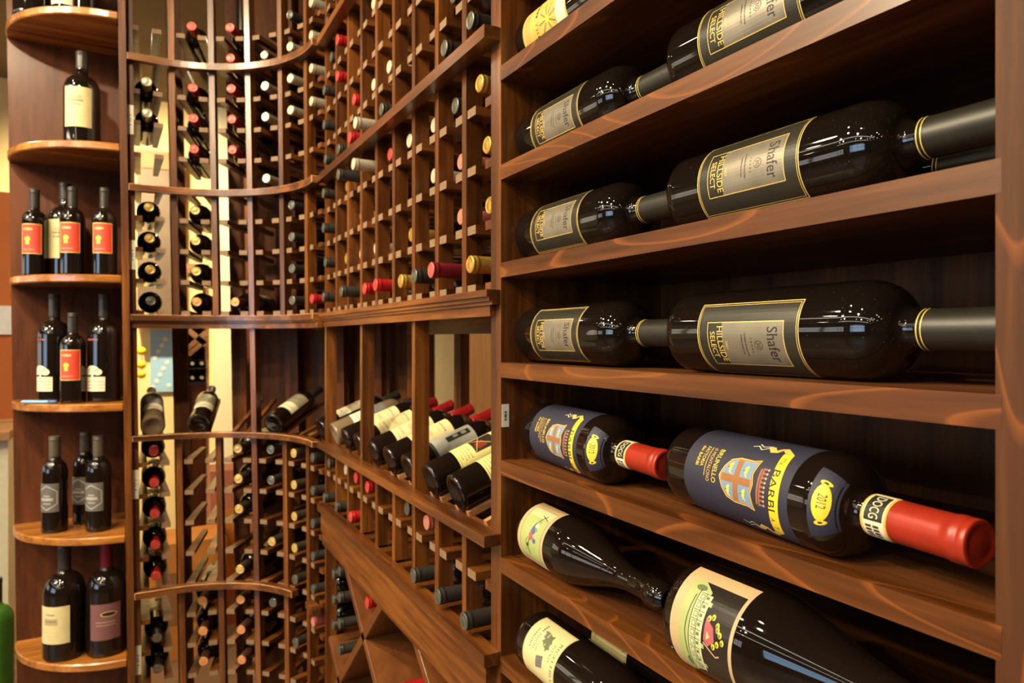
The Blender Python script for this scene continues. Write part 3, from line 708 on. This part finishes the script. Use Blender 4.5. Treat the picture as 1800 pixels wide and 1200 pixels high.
arc('lower_rail_end', .9, 12, .337, RP - .0003, -.717, -.699, n=5)
arc('rear_panel', -1, 65, .650, .657, -H, 1.3, WZD, bevel=0)
for c in range(6):
    u = bay(BT[c]); o = W(BT[c], RP + .014, -.245) - Vector((0, 0, H))
    for s in (-1, 1):
        bm = bmesh.new(); bearer(bm, o, u, Vector((-u.y, u.x, 0)), s * .021, .004, .235); link('display_slat', bm, WX, crack)

# ------------------------------------------------------------ bottles in the racks
LR_, RR_ = .25, .0315; pr = bordeaux(LR_, RR_, .0121)
def art_plain():
    a = Art(); a.rect(-.030, .030, .035, .110, CREAM); a.frame(-.030, .030, .035, .110, .0008, GOLD, 1); a.rect(-.018, .018, .085, .095, INK, 1); a.rect(-.020, .020, .050, .053, GRY, 1); a.rect(-.014, .014, .060, .063, GRY, 1); return a
for k in 'DRGCMPBN': bottle('r' + k, pr, LR_, LR_ * .78, k, GLS, art_plain, .035, 20)
ORD = ['lowest', 'second', 'third', 'fourth', 'fifth', 'sixth', 'seventh', 'eighth', 'ninth', 'tenth']
COLN = ['column next to the tall cabinet', 'second column from the cabinet', 'third column from the cabinet', 'fourth column from the cabinet', 'fifth column from the cabinet', 'sixth column from the cabinet', 'seventh column from the cabinet', 'eighth column from the cabinet', 'last column before the curve']
CAY = .0335
UP = {0: {0: ('G', .015), 1: ('G', -.016), 2: ('G', -.012), 3: ('G', 0), 4: ('D', .015), 5: ('D', .01)},
      1: {0: ('M', .033), 1: ('P', -.018), 2: ('P', -.018), 3: ('D', -.008), 4: ('D', .011), 5: ('D', -.005)},
      2: {0: ('D', .02), 2: ('C', -.016), 3: ('C', -.016), 5: ('D', -.03), 6: ('D', -.02)},
      3: {0: ('G', .006), 1: ('G', -.015), 3: ('C', -.011), 5: ('D', -.03)},
      4: {0: ('R', .02), 3: ('R', -.010), 4: ('D', .008), 5: ('C', -.008), 6: ('D', -.03)},
      5: {0: ('R', .010), 1: ('C', -.015), 3: ('C', .034), 4: ('C', .030), 5: ('C', -.010), 7: ('C', -.01)},
      6: {0: ('D', .031), 1: ('C', -.015), 2: ('C', -.016), 3: ('D', .038), 4: ('R', .012), 5: ('R', .002), 7: ('D', -.02)},
      7: {1: ('G', -.01), 3: ('G', -.012), 4: ('D', .01), 6: ('R', .012), 7: ('R', .012)},
      8: {0: ('D', .02), 1: ('D', .015), 2: ('D', .02), 3: ('D', .02), 4: ('D', .015), 5: ('D', .018), 6: ('D', .018), 7: ('D', .0), 8: ('D', .01)}}
DOWN = {0: {0: ('D', -.03), 1: ('D', .025)}, 1: {1: ('D', .022)}, 2: {0: ('P', -.002), 1: ('D', .022)}, 3: {0: ('D', -.006)}, 5: {0: ('R', .004)}, 6: {0: ('R', -.002), 1: ('R', .010)},
        7: {0: ('C', -.008), 1: ('D', .015)}, 8: {0: ('D', .006), 1: ('D', .018)}}
def rackbottle(c, z, k, p, label, group):
    put('r' + k, (X0 - p + LR_, YC[c], z + CAY), (-1, 0, 0), (random.uniform(-.3, .3), random.uniform(-.6, .6), 1), label, group)
for c, rows in UP.items():
    for n, (k, p) in rows.items():
        rackbottle(c, CZ[n], k, p, f'bottle with {CN[k]} capsule, {ORD[n]} row above the counter, {COLN[c]}', 'bottles in the upper straight rack')
for c, rows in DOWN.items():
    for n, (k, p) in rows.items():
        rackbottle(c, LZ[n], k, p, f'bottle with {CN[k]} capsule, {("upper", "lower")[n]} row under the display rail, {COLN[c]}', 'bottles in the lower straight rack')
CCOL = ['curved column beside straight rack', 'second curved column from straight rack', 'third curved column from straight rack', 'third curved column from shelf end', 'second curved column from shelf end', 'curved column beside shelf end']
CUP = {0: {0: 'R', 6: 'C', 7: 'C', 8: 'C', 9: 'C'}, 1: {0: 'D', 1: 'D', 2: 'D', 3: 'D', 6: 'C', 7: 'C', 8: 'C', 9: 'D'}, 2: {4: 'C', 6: 'C', 7: 'C', 8: 'D'},
       3: {0: 'B', 5: 'R', 6: 'R', 7: 'R', 8: 'R', 9: 'R'}, 4: {0: 'B', 1: 'N', 2: 'N', 3: 'N', 5: 'R', 6: 'R', 7: 'R', 9: 'R'}, 5: {0: 'D', 1: 'N', 2: 'N', 3: 'N', 6: 'C', 7: 'C'}}
CPR = {0: .01, 1: .012, 2: .0, 3: -.004, 4: -.01, 5: -.012}
CDN = {0: {0: 'D', 1: 'D', 2: 'D', 3: 'D', 4: 'D', 5: 'P'}, 1: {0: 'N', 1: 'N', 2: 'N', 3: 'N', 4: 'D', 6: 'D'}, 2: {0: 'D', 3: 'N', 1: 'D', 5: 'D'}, 3: {0: 'N', 1: 'N', 2: 'N', 4: 'N', 5: 'B', 6: 'B', 7: 'B'},
       4: {5: 'B', 6: 'B', 7: 'B'}, 5: {0: 'R', 1: 'R', 2: 'R', 3: 'R', 4: 'R', 6: 'D', 7: 'D'}}
for c, rows in list(CUP.items()) :
    for n, k in rows.items():
        u = bay(BT[c]); b = W(BT[c], RP - CPR[c] - .0, RZ[n]) - Vector((0, 0, H)) + Vector((0, 0, CAY))
        put('r' + k, b + u * LR_, -u, (random.uniform(-.3, .3), random.uniform(-.3, .3), 1), f'bottle with {CN[k]} capsule, {ORD[n]} row above the counter, {CCOL[c]}', 'bottles in the upper curved rack')
for c, rows in list(CDN.items()):
    for n, k in rows.items():
        u = bay(BT[c]); b = W(BT[c], RP - CPR[c] - .0, RZ[10 + n]) - Vector((0, 0, H)) + Vector((0, 0, CAY))
        tilt = .0
        put('r' + k, b + u * LR_, -u, (random.uniform(-.3, .3), random.uniform(-.3, .3), 1), f'bottle with {CN[k]} capsule, {ORD[n].replace("lowest", "topmost")} row below display rail, {CCOL[c]}', 'bottles in the lower curved rack')
for i, (y, z, k) in enumerate([(1.748, -.60, 'D'), (1.690, -.575, 'D'), (1.748, -.665, 'D'), (1.690, -.64, 'D'), (1.748, -.73, 'D'), (1.690, -.705, 'D'), (1.690, -.770, 'D'), (1.457, -.575, 'R'), (1.236, -.665, 'R')]):
    put('r' + k, (X0 + .255, y, z), (-1, 0, 0), (0, 0, 1), ('black capped bottle stacked in the crossed board bin, ' + ['top left', 'top right', 'second left', 'second right', 'third left', 'third right', 'bottom right'][i] + ' of its heap') if i < 7 else ('red capped bottle in the bin right under the fascia' if i == 7 else 'red capped bottle in the lowest bin at the bottom edge'), 'bottles in the crossed board bin')

# display row: label facing up and out, neck up and back
def art_disp(bgm, style):
    def f():
        a = Art(); a.rect(-.030, .030, .052, .142, bgm)
        if style == 0:
            a.words(0, .122, .030, .004, GRY, 7, 1); a.words(0, .112, .022, .003, TAN, 6, 1); a.rect(-.010, .010, .088, .098, TAN, 1); a.words(0, .07, .026, .003, GRY, 6, 1); a.rect(-.024, .024, .060, .0608, GRY, 1)
        elif style == 1:
            a.frame(-.027, .027, .055, .139, .0008, INK, 1); a.words(0, .078, .036, .0018, GRY, 9, 1); a.words(0, .072, .034, .0018, GRY, 8, 1); a.words(0, .066, .036, .0018, GRY, 9, 1); a.words(0, .060, .03, .0018, GRY, 8, 1)
            a.rect(-.022, .012, .088, .132, mat('picture_dark', srgb(40, 30, 28), .5), 1); a.poly([(-.004, .092), (.008, .098), (.006, .116), (-.010, .110)], mat('picture_red', srgb(120, 40, 34), .5), 2); a.line([(-.018, .09), (.014, .134)], .0012, YEL, 3); a.line([(-.02, .11), (.010, .09)], .0012, YEL, 3)
        elif style == 2:
            a.rect(-.030, .030, .052, .058, INK, 1); a.rect(-.008, .006, .085, .135, INK, 1); a.words(-.001, .100, .008, .010, GP, 2, 1.6); a.words(-.001, .118, .008, .010, GP, 2, 1.6)
        else:
            a.rect(-.030, .030, .052, .088, CREAM2, 1); a.words(0, .112, .030, .005, GRY, 6, 1); a.rect(-.018, .018, .066, .068, GRY, 2)
        return a
    return f
YP = paper('pale_yellow_paper', srgb(226, 214, 134)); GP = paper('silver_grey_paper', srgb(150, 148, 138))
bottle('dA', pr, LR_, LR_ * .78, 'R', GLS, art_disp(YP, 1), .035, 32); bottle('dB', pr, LR_, LR_ * .78, 'M', GLS, art_disp(GP, 2), .035, 32)
bottle('dC', pr, LR_, LR_ * .78, 'R', GLS, art_disp(CREAM, 0), .035, 32); bottle('dD', pr, LR_, LR_ * .78, 'D', GLS, art_disp(mat('taupe_paper', srgb(150, 140, 112), .5), 3), .035, 32)
bottle('dE', pr, LR_, LR_ * .78, 'D', GLC, art_disp(GRYL, 3), .035, 32)
def dput(c, key, label, curved=False, roll=0):
    if curved: u = bay(BT[c]); b = W(BT[c], RP + .0145, -.245) - Vector((0, 0, H))
    else: u = Vector((1, 0, 0)); b = Vector((.4425, YC[c], -.245))
    ax = u * cs + Vector((0, 0, sn)); lat = Vector((-u.y, u.x, 0)); up = -u * sn + Vector((0, 0, cs))
    put(key, b, ax, up * math.cos(roll) - lat * math.sin(roll), label, 'bottles tilted on the display rail')
for c, k, l in ((1, 'dA', 'tilted bottle with yellow picture label, nearest the tall cabinet'), (2, 'dA', 'tilted bottle with yellow picture label, left of the display post nearest the cabinet'), (3, 'dB', 'tilted bottle with silver grey label and dark number panel, behind the nearest display post'),
                (4, 'dC', 'tilted bottle with cream label, first one left of the grey labelled bottle'), (5, 'dC', 'tilted bottle with cream label, second one left of the grey labelled bottle'), (6, 'dC', 'tilted bottle with cream label beside the middle display post'),
                (7, 'dC', 'tilted bottle with cream label, next to last before the curve'), (8, 'dE', 'tilted dark grey labelled bottle, last before the curve')):
    pass
for c, k, l in ((1, 'dA', 'tilted bottle with yellow picture label, nearest the tall cabinet'), (2, 'dA', 'tilted bottle with yellow picture label, second from the tall cabinet'), (3, 'dB', 'tilted bottle with silver grey label and dark number panel behind the near display post'),
                (4, 'dC', 'tilted bottle with cream label, first one left of the grey labelled bottle'), (5, 'dC', 'tilted bottle with cream label, second one left of the grey labelled bottle'), (6, 'dC', 'tilted bottle with cream label between the two far display posts, right one'),
                (7, 'dC', 'tilted bottle with cream label between the two far display posts, middle one'), (8, 'dE', 'tilted dark grey labelled bottle, last one before the curve')):
    dput(c, k, l, roll=R(34))
dput(0 + 0, 'dD', 'tilted bottle at the start of the curve, its label half hidden by the corner post', True)
dput(2, 'dD', 'tilted bottle with white over taupe label, alone in the middle of the curved display', True, R(18))
dput(4, 'dD', 'tilted bottle with white over taupe label, second from the shelf end', True, R(10))
dput(5, 'dE', 'tilted clear glass bottle with ring label, next to the shelf end', True)

# ------------------------------------------------------------ quarter round shelf unit at the left
EX, EY = -.0405, 2.41
def WE(x, y, z): return Vector((x + .0125 * (.5 - z), y, H + z))
eu = empty('quarter_round_shelf_unit', (-.15, 2.3, 0)); tag(eu, 'dark wood end unit with seven quarter round shelves at the left edge', 'shelf unit')
def leanbox(name, x0, x1, y0, y1, z0, z1, m, bevel=0):
    bm = bmesh.new(); hexa(bm, [WE(x0, y0, z0), WE(x1, y0, z0), WE(x1, y1, z0), WE(x0, y1, z0), WE(x0, y0, z1), WE(x1, y0, z1), WE(x1, y1, z1), WE(x0, y1, z1)]); return link(name, bm, m, eu, bevel=bevel)
leanbox('side_panel', EX - .0, EX + .0175, 2.127, 2.43, -H, 1.3, WZ, .0006)
leanbox('back_panel', -.322, EX, EY, EY + .015, -H, 1.3, WPN)
for i, z in enumerate((1.23, .884, .529, .173, -.174, -.531, -.868)):
    pts = [(EX, EY)] + [(EX - .283 * math.sin(R(t)), EY - .283 * math.cos(R(t))) for t in [90 - 4.5 * k for k in range(21)]]
    bm = bmesh.new(); lo = [bm.verts.new(WE(x, y, z - .021)) for x, y in pts]; hi = [bm.verts.new(WE(x, y, z)) for x, y in pts]
    bm.faces.new(lo[::-1]); bm.faces.new(hi); n = len(pts)
    for k in range(n): bm.faces.new((lo[k], lo[(k + 1) % n], hi[(k + 1) % n], hi[k]))
    bmesh.ops.recalc_face_normals(bm, faces=bm.faces)
    link('shelf', bm, WSH, eu, bevel=.003)
def art_mag():
    a = Art(); a.rect(-.036, .036, .055, .165, CREAM); a.rect(-.016, .012, .132, .142, TAN, 1); a.words(-.002, .124, .036, .006, GRY, 7, 1); a.words(-.004, .113, .028, .006, GRY, 6, 1); return a
def art_red():
    a = Art(); a.rect(-.027, .027, .062, .145, REDL); a.frame(-.027, .027, .062, .145, .002, GOLD, 1); a.ell(-.008, .103, .0075, .0065, RIB, 1.5); a.poly([(-.013, .088), (-.003, .088), (-.004, .102), (-.012, .102)], RIB, 1.5)
    a.words(-.006, .127, .026, .006, GOLD, 5); a.words(-.004, .072, .030, .003, TAN, 7); return a
def art_tree():
    a = Art(); a.rect(-.034, .030, .030, .070, CREAM2); a.ell(-.004, .088, .020, .013, CREAM2, 0); a.ell(-.020, .083, .011, .009, CREAM2, .3); a.ell(.012, .083, .011, .009, CREAM2, .3); a.rect(-.007, .0, .068, .085, CREAM2, .5)
    for k in range(3): a.rect(-.030, .026, .038 + k * .009, .0395 + k * .009, GRY, 1)
    for q in ((-.012, .09), (.004, .086), (.010, .09), (-.018, .084)): a.ell(q[0], q[1], .003, .002, GRY, 1, 8)
    return a
def art_mark():
    a = Art(); a.words(-.002, .170, .034, .005, PNK, 6, 1); return a
def art_hex():
    a = Art(); a.rect(-.034, .030, .058, .136, GRYL); h = [(-.029, .114), (0, .130), (.025, .114), (.025, .080), (0, .064), (-.029, .080)]
    a.line(h + [h[0]], .003, SILV, 1); a.rect(-.019, .016, .089, .097, SILV, 1); a.rect(-.010, .008, .100, .104, SILV, 1); a.rect(-.012, .010, .080, .083, SILV, 1); return a
def art_big():
    a = Art(); a.rect(-.044, .040, .050, .150, CREAM); a.rect(-.026, .012, .100, .118, mat('label_taupe', srgb(168, 150, 104), .6), 1); a.words(-.007, .108, .030, .005, GRY, 6, 1.6); a.words(-.008, .126, .026, .004, GRY, 7, 1); a.words(-.006, .080, .040, .0022, TAN, 10, 1); a.words(-.006, .070, .036, .0018, TAN, 9, 1); return a
def art_plum():
    a = Art(); a.rect(-.036, .042, .048, .146, PLUM); a.ell(.012, .118, .020, .007, GOLD, 1); a.ell(.012, .118, .018, .0055, INK, 1.6); a.rect(-.020, .028, .096, .0975, TAN, 1); a.rect(-.020, .028, .088, .0893, TAN, 1); return a
pm = bordeaux(.275, .0455, .0150, .60); bottle('mag', pm, .275, .226, 'D', GLS, art_mag, .045, 40); ps = bordeaux(.245, .0305, .0118, .62)
bottle('erd', ps, .245, .19, 'D', GLS, art_red, .035, 32); pt = bordeaux(.30, .0405, .0130, .60); bottle('tree', pt, .30, .235, 'D', GLS, art_tree, .045, 40, extra=[('front_lettering', art_mark, .04)])
bottle('hex', bordeaux(.262, .0315, .0135, .60), .262, .205, 'T', GLS, art_hex, .035, 32)
bottle('big', bordeaux(.305, .0515, .0150, .56), .305, .235, 'D', GLS, art_big, .045, 40); bottle('plum', bordeaux(.305, .0495, .0150, .56), .305, .235, 'M', GLS, art_plum, .045, 40)
bottle('bare', ps, .245, .19, 'D', GLS, None, .035, 32)
VUP = (0, 0, 1); FC = (-.22, -1, 0)
def stand(key, x, y, z, label, group=None, f=FC):
    p = WE(x, y, z); put(key, (p.x, p.y, z + .0004), VUP, f, label, group)
stand('mag', -.135, 2.262, .529, 'wide shouldered bottle with plain cream label, alone on its quarter round shelf')
G3 = 'red labelled bottles on the quarter round shelves'
stand('erd', -.255, 2.315, .173, 'red labelled bottle, left one of the row on the third shelf', G3); stand('erd', -.160, 2.235, .173, 'red labelled bottle, front middle on the third shelf', G3); stand('erd', -.083, 2.205, .173, 'red labelled bottle, right one of the row on the third shelf', G3)
stand('mag', -.185, 2.345, .173, 'tall bottle with cream label behind the red labelled bottles')
stand('erd', -.163, 2.223, -.174, 'short red labelled bottle between two tall tree labelled bottles', G3)
GT = 'tall bottles with white tree labels'
stand('tree', -.212, 2.300, -.174, 'tall bottle with white tree label, left of the short red labelled bottle', GT, (-.95, -1, 0)); stand('tree', -.090, 2.235, -.174, 'tall bottle with white tree label, right of the short red labelled bottle', GT, (-.75, -1, 0))
GX = 'bottles with grey hexagon labels'
stand('hex', -.213, 2.270, -.531, 'bottle with grey hexagon label, front left on its shelf', GX, (-.6, -1, 0)); stand('hex', -.145, 2.335, -.531, 'bottle with grey hexagon label, half hidden at the back', GX, (-.6, -1, 0)); stand('hex', -.107, 2.225, -.531, 'bottle with grey hexagon label, front right on its shelf', GX, (-.6, -1, 0))
stand('big', -.192, 2.240, -.868, 'large bottle with cream label and taupe band on the lowest quarter round shelf', None, (-.5, -1, 0)); stand('plum', -.0915, 2.212, -.868, 'large bottle with plum coloured label on the lowest quarter round shelf', None, (-.1, -1, 0))
stand('big', -.245, 2.312, .884, 'pale labelled bottle on the top shelf at left, only its foot in view', 'bottles cut by the top edge of the photo'); stand('bare', -.12, 2.205, .884, 'dark bottle without label on the top shelf at right, only its foot in view', 'bottles cut by the top edge of the photo'); stand('tree', -.165, 2.26, .884, 'dark bottle in the middle of the top shelf, only its foot in view', 'bottles cut by the top edge of the photo')
# pen on the shelf edge
pn = empty('ballpoint_pen', tuple(WE(-.247, 2.222, -.1695))); tag(pn, 'light blue pen lying on the edge of the fourth quarter round shelf', 'pen')
def rod(name, a, b, r, m, par):
    a, b = Vector(a), Vector(b); L = (b - a).length; bm = bmesh.new(); lathe(bm, [(0, 0), (r * .6, 0), (r, L * .06), (r, L * .95), (r * .5, L), (0, L)], 12)
    q = (b - a).to_track_quat('Z', 'Y').to_matrix().to_4x4(); q.translation = a; bmesh.ops.transform(bm, matrix=q, verts=bm.verts); return link(name, bm, m, par, local=True)
rod('barrel', (-.035, .028, .0006), (.03, -.006, .0006), .0042, mat('pen_blue', srgb(120, 176, 226), .3), pn); rod('cap', (.028, -.005, .0006), (.05, -.0165, .0006), .005, mat('pen_dark', srgb(60, 90, 140), .3), pn)

# ------------------------------------------------------------ stickers on the posts
def decal(p, ux, hw, hh, nrm, label):
    """small white sticker centred at p, across direction ux"""
    o = empty('price_sticker', (p[0], p[1], p[2] + H)); tag(o, label, 'sticker', 'white stickers on posts and cabinet edge')
    ux = Vector(ux); n = Vector(nrm); bm = bmesh.new(); z = Vector((0, 0, 1)); c = Vector((0, 0, 0))
    P = [c - ux * hw - z * hh, c + ux * hw - z * hh, c + ux * hw + z * hh, c - ux * hw + z * hh]
    hexa(bm, [q + n * .0004 for q in P] + [q + n * .0009 for q in P]); bmesh.ops.recalc_face_normals(bm, faces=bm.faces)
    link('paper', bm, WHITE, o, local=True)
    bm = bmesh.new()
    for k in (-.35, -.1, .05, .3):
        a = c + z * hh * k; hexa(bm, [a - ux * hw * .3 - z * .0014 + n * .0009, a + ux * hw * .3 - z * .0014 + n * .0009, a + ux * hw * .3 + z * .0014 + n * .0009, a - ux * hw * .3 + z * .0014 + n * .0009] + [a - ux * hw * .3 - z * .0014 + n * .0012, a + ux * hw * .3 - z * .0014 + n * .0012, a + ux * hw * .3 + z * .0014 + n * .0012, a - ux * hw * .3 + z * .0014 + n * .0012])
    bmesh.ops.recalc_face_normals(bm, faces=bm.faces)
    link('print', bm, GRY, o, local=True)
for z, l in ((.603, 'white sticker on the curved rack end post, topmost, beside the upper rail'), (.232, 'white sticker on the curved rack end post, just under the second rail'), (-.40, 'white sticker on the curved rack end post, below the display rail'), (-.885, 'white sticker on the curved rack end post, lowest one')):
    p = W(101.5, RP - .0042, z); decal((p.x, p.y, z), (1, 0, 0), .0075, .040, (0, -1, 0), l)
decal((.4400, YL, -.1040), (1, 0, 0), .0055, .0155, (0, -1, 0), 'white sticker with fine print inside the left edge of the tall cabinet')

# ------------------------------------------------------------ what shows through the open rack
DK = mat('cooler_black', srgb(40, 34, 30), .4)
tc_ = empty('tall_dark_cupboard', (1.2, 4.8, 0)); tag(tc_, 'tall dark cupboard on the far wall right of the cream column', 'cupboard')
link('carcass', newbox(.59, 1.85, 4.6, 4.999, -H, 1.5), WZD, tc_); link('plinth', newbox(.60, 1.84, 4.58, 4.6, -H, -H + .1), WXD, tc_)
bgc = empty('blue_wall_poster', (.15, 4.97, H - .1)); tag(bgc, 'pale blue poster with white dots seen through the display opening', 'poster')
link('sheet', newbox(.075, .225, 4.97, 4.998, -.34, .06), mat('poster_blue', srgb(160, 204, 226), .6), bgc)
bm = bmesh.new()
for k in range(10):
    mtx = Matrix.Translation((.09 + (k * 37 % 12) / 100, 4.968, H - .31 + (k * 53 % 34) / 100)) @ Matrix.Rotation(R(90), 4, 'X'); bmesh.ops.create_cone(bm, segments=12, radius1=.014, radius2=.014, depth=.004, cap_ends=True, matrix=mtx)
link('dots', bm, WHITE, bgc)
lr = empty('lattice_wine_rack', (.42, 4.0, 0)); tag(lr, 'far lattice wine rack of orange wood seen through the curved rack', 'wine rack')
link('case', newbox(.235, .325, 4.22, 4.25, -.24, .06), DK, lr)
bm = bmesh.new(); box(bm, .222, .234, 3.98, 4.25, -H, .4); box(bm, .326, .338, 3.98, 4.25, -H, .4); box(bm, .234, .326, 3.98, 4.25, .35, .4); link('frame', bm, WLT, lr)
def xstrip(x0, z0, x1, z1, y=3.985, t=.014):
    L = math.hypot(x1 - x0, z1 - z0); nx, nz = -(z1 - z0) / L * t, (x1 - x0) / L * t; bm = bmesh.new()
    q = [(x0 - nx, z0 - nz), (x1 - nx, z1 - nz), (x1 + nx, z1 + nz), (x0 + nx, z0 + nz)]
    hexa(bm, [(a, y, b + H) for a, b in q] + [(a, y + .012, b + H) for a, b in q]); bmesh.ops.recalc_face_normals(bm, faces=bm.faces); return bm
for a in ((.236, -.08, .324, .0), (.236, .05, .324, -.03), (.236, -.05, .324, .035)): link('lattice_strip', xstrip(*a), WLT, lr)
bm = bmesh.new(); box(bm, .235, .325, 3.99, 4.22, -.160, -.1525); link('rest_board', bm, DK, lr); link('rest_board', newbox(.235, .325, 3.99, 4.22, -.2445, -.2275), DK, lr)
link('lower_cupboard', newbox(.235, .325, 4.0, 4.25, -H, -.245), WPN, lr)
for i, (x, z) in enumerate(((.257, -.130), (.303, -.130), (.257, -.205), (.303, -.205))):
    put('rC', (x, 4.16, z), (0, -1, 0), (0, 0, 1), 'bottle end in the far lattice rack, ' + ['top left', 'top right', 'bottom left', 'bottom right'][i] + ' of four', 'bottle ends in the far lattice rack', k=.7)
struct('trim_1', newbox(.45, .575, 4.94, 5.0, -H, 1.55), mat('bright_column', srgb(250, 236, 190), .7))
def carton(x0, x1, y0, y1, z0, z1, m, label, mm=CREAM2):
    o = empty('storage_box', ((x0 + x1) / 2, (y0 + y1) / 2, H + z0)); tag(o, label, 'box')
    link('carton', newbox(x0, x1, y0, y1, z0, z1), m, o, bevel=.003)
    bm = bmesh.new(); box(bm, x0 + (x1 - x0) * .15, x1 - (x1 - x0) * .15, y0 - .002, y0 - .0003, z0 + (z1 - z0) * .3, z1 - (z1 - z0) * .25); link('carton_label', bm, mm, o)
OR = noisy(mat('orange_card', srgb(206, 130, 50), .6), 8, .15)
carton(.02, .34, 3.2, 3.45, -H, -.86, OR, 'orange carton seen behind the bottom of the curved rack', BRZ)
carton(.30, .52, 3.48, 3.68, -H, -.62, noisy(mat('terracotta_card', srgb(190, 116, 82), .6), 8, .15), 'terracotta coloured box behind the lower curved rack', OR)
# shelf behind with warm lit items
sb = empty('wall_cupboard', (.1, 4.9, H + .12)); tag(sb, 'grey brown cupboard on the far wall seen through the left of the curved rack', 'cupboard')
link('carcass', newbox(.0, .215, 4.75, 4.999, .12, 1.05), noisy(mat('grey_brown_panel', srgb(112, 92, 70), .6), 6, .15), sb); link('top_band', newbox(-.005, .22, 4.74, 4.999, 1.05, 1.16), noisy(mat('brown_shelf_paint', srgb(150, 104, 58), .6), 8, .15), sb)
o = empty('hanging_ball_strand', (.0215, 4.3, H + 1.55)); tag(o, 'strand of three bright yellow balls hanging in the gap beside the end post', 'ornament')
for z in (-.066, -.142, -.195):
    bm = bmesh.new(); bmesh.ops.create_uvsphere(bm, u_segments=16, v_segments=10, radius=.023, matrix=Matrix.Translation((0, 0, z - 1.55))); link('ball', bm, mat('ball_yellow', srgb(250, 215, 30), .4), o, smooth=True, local=True)
bm = bmesh.new(); bmesh.ops.create_cone(bm, segments=6, radius1=.002, radius2=.002, depth=1.76, matrix=Matrix.Translation((0, 0, -.88))); link('string', bm, BRZ, o, local=True)
# left strip of the photo, beyond the end unit
struct('trim_2', newbox(-1.2, -.46, 3.55, 3.6, -.42, .62), noisy(mat('orange_wall_paint', srgb(190, 100, 34), .7), 5, .1))
struct('trim_3', newbox(-1.2, -.46, 3.53, 3.55, .02, .14), WHITE)
cb = empty('cream_counter', (-.8, 3.2, 0)); tag(cb, 'cream coloured counter beyond the left edge of the end unit', 'counter')
link('counter_front', newbox(-1.2, -.41, 3.05, 3.5, -H, -.36), CREAM2, cb); link('counter_top', newbox(-1.22, -.40, 3.0, 3.5, -.36, -.33), WLT, cb)
bottle('green', bordeaux(.32, .045, .015, .6), .32, .25, 'D', GGR, None, .04, 32)
gt = empty('low_side_table', (-.44, 2.55, 0)); tag(gt, 'small dark table at the left edge carrying a green bottle', 'table')
link('table_top', newbox(-.58, -.30, 2.44, 2.66, -1.06, -1.03), WX, gt)
for x in (-.57, -.33):
    for y in (2.45, 2.635): link('leg', newbox(x, x + .02, y, y + .02, -H, -1.06), WZ, gt)
put('green', (-.368, 2.52, -1.0296), VUP, FC, 'green glass bottle at the bottom left edge of the photo')
bpy.context.view_layer.update()
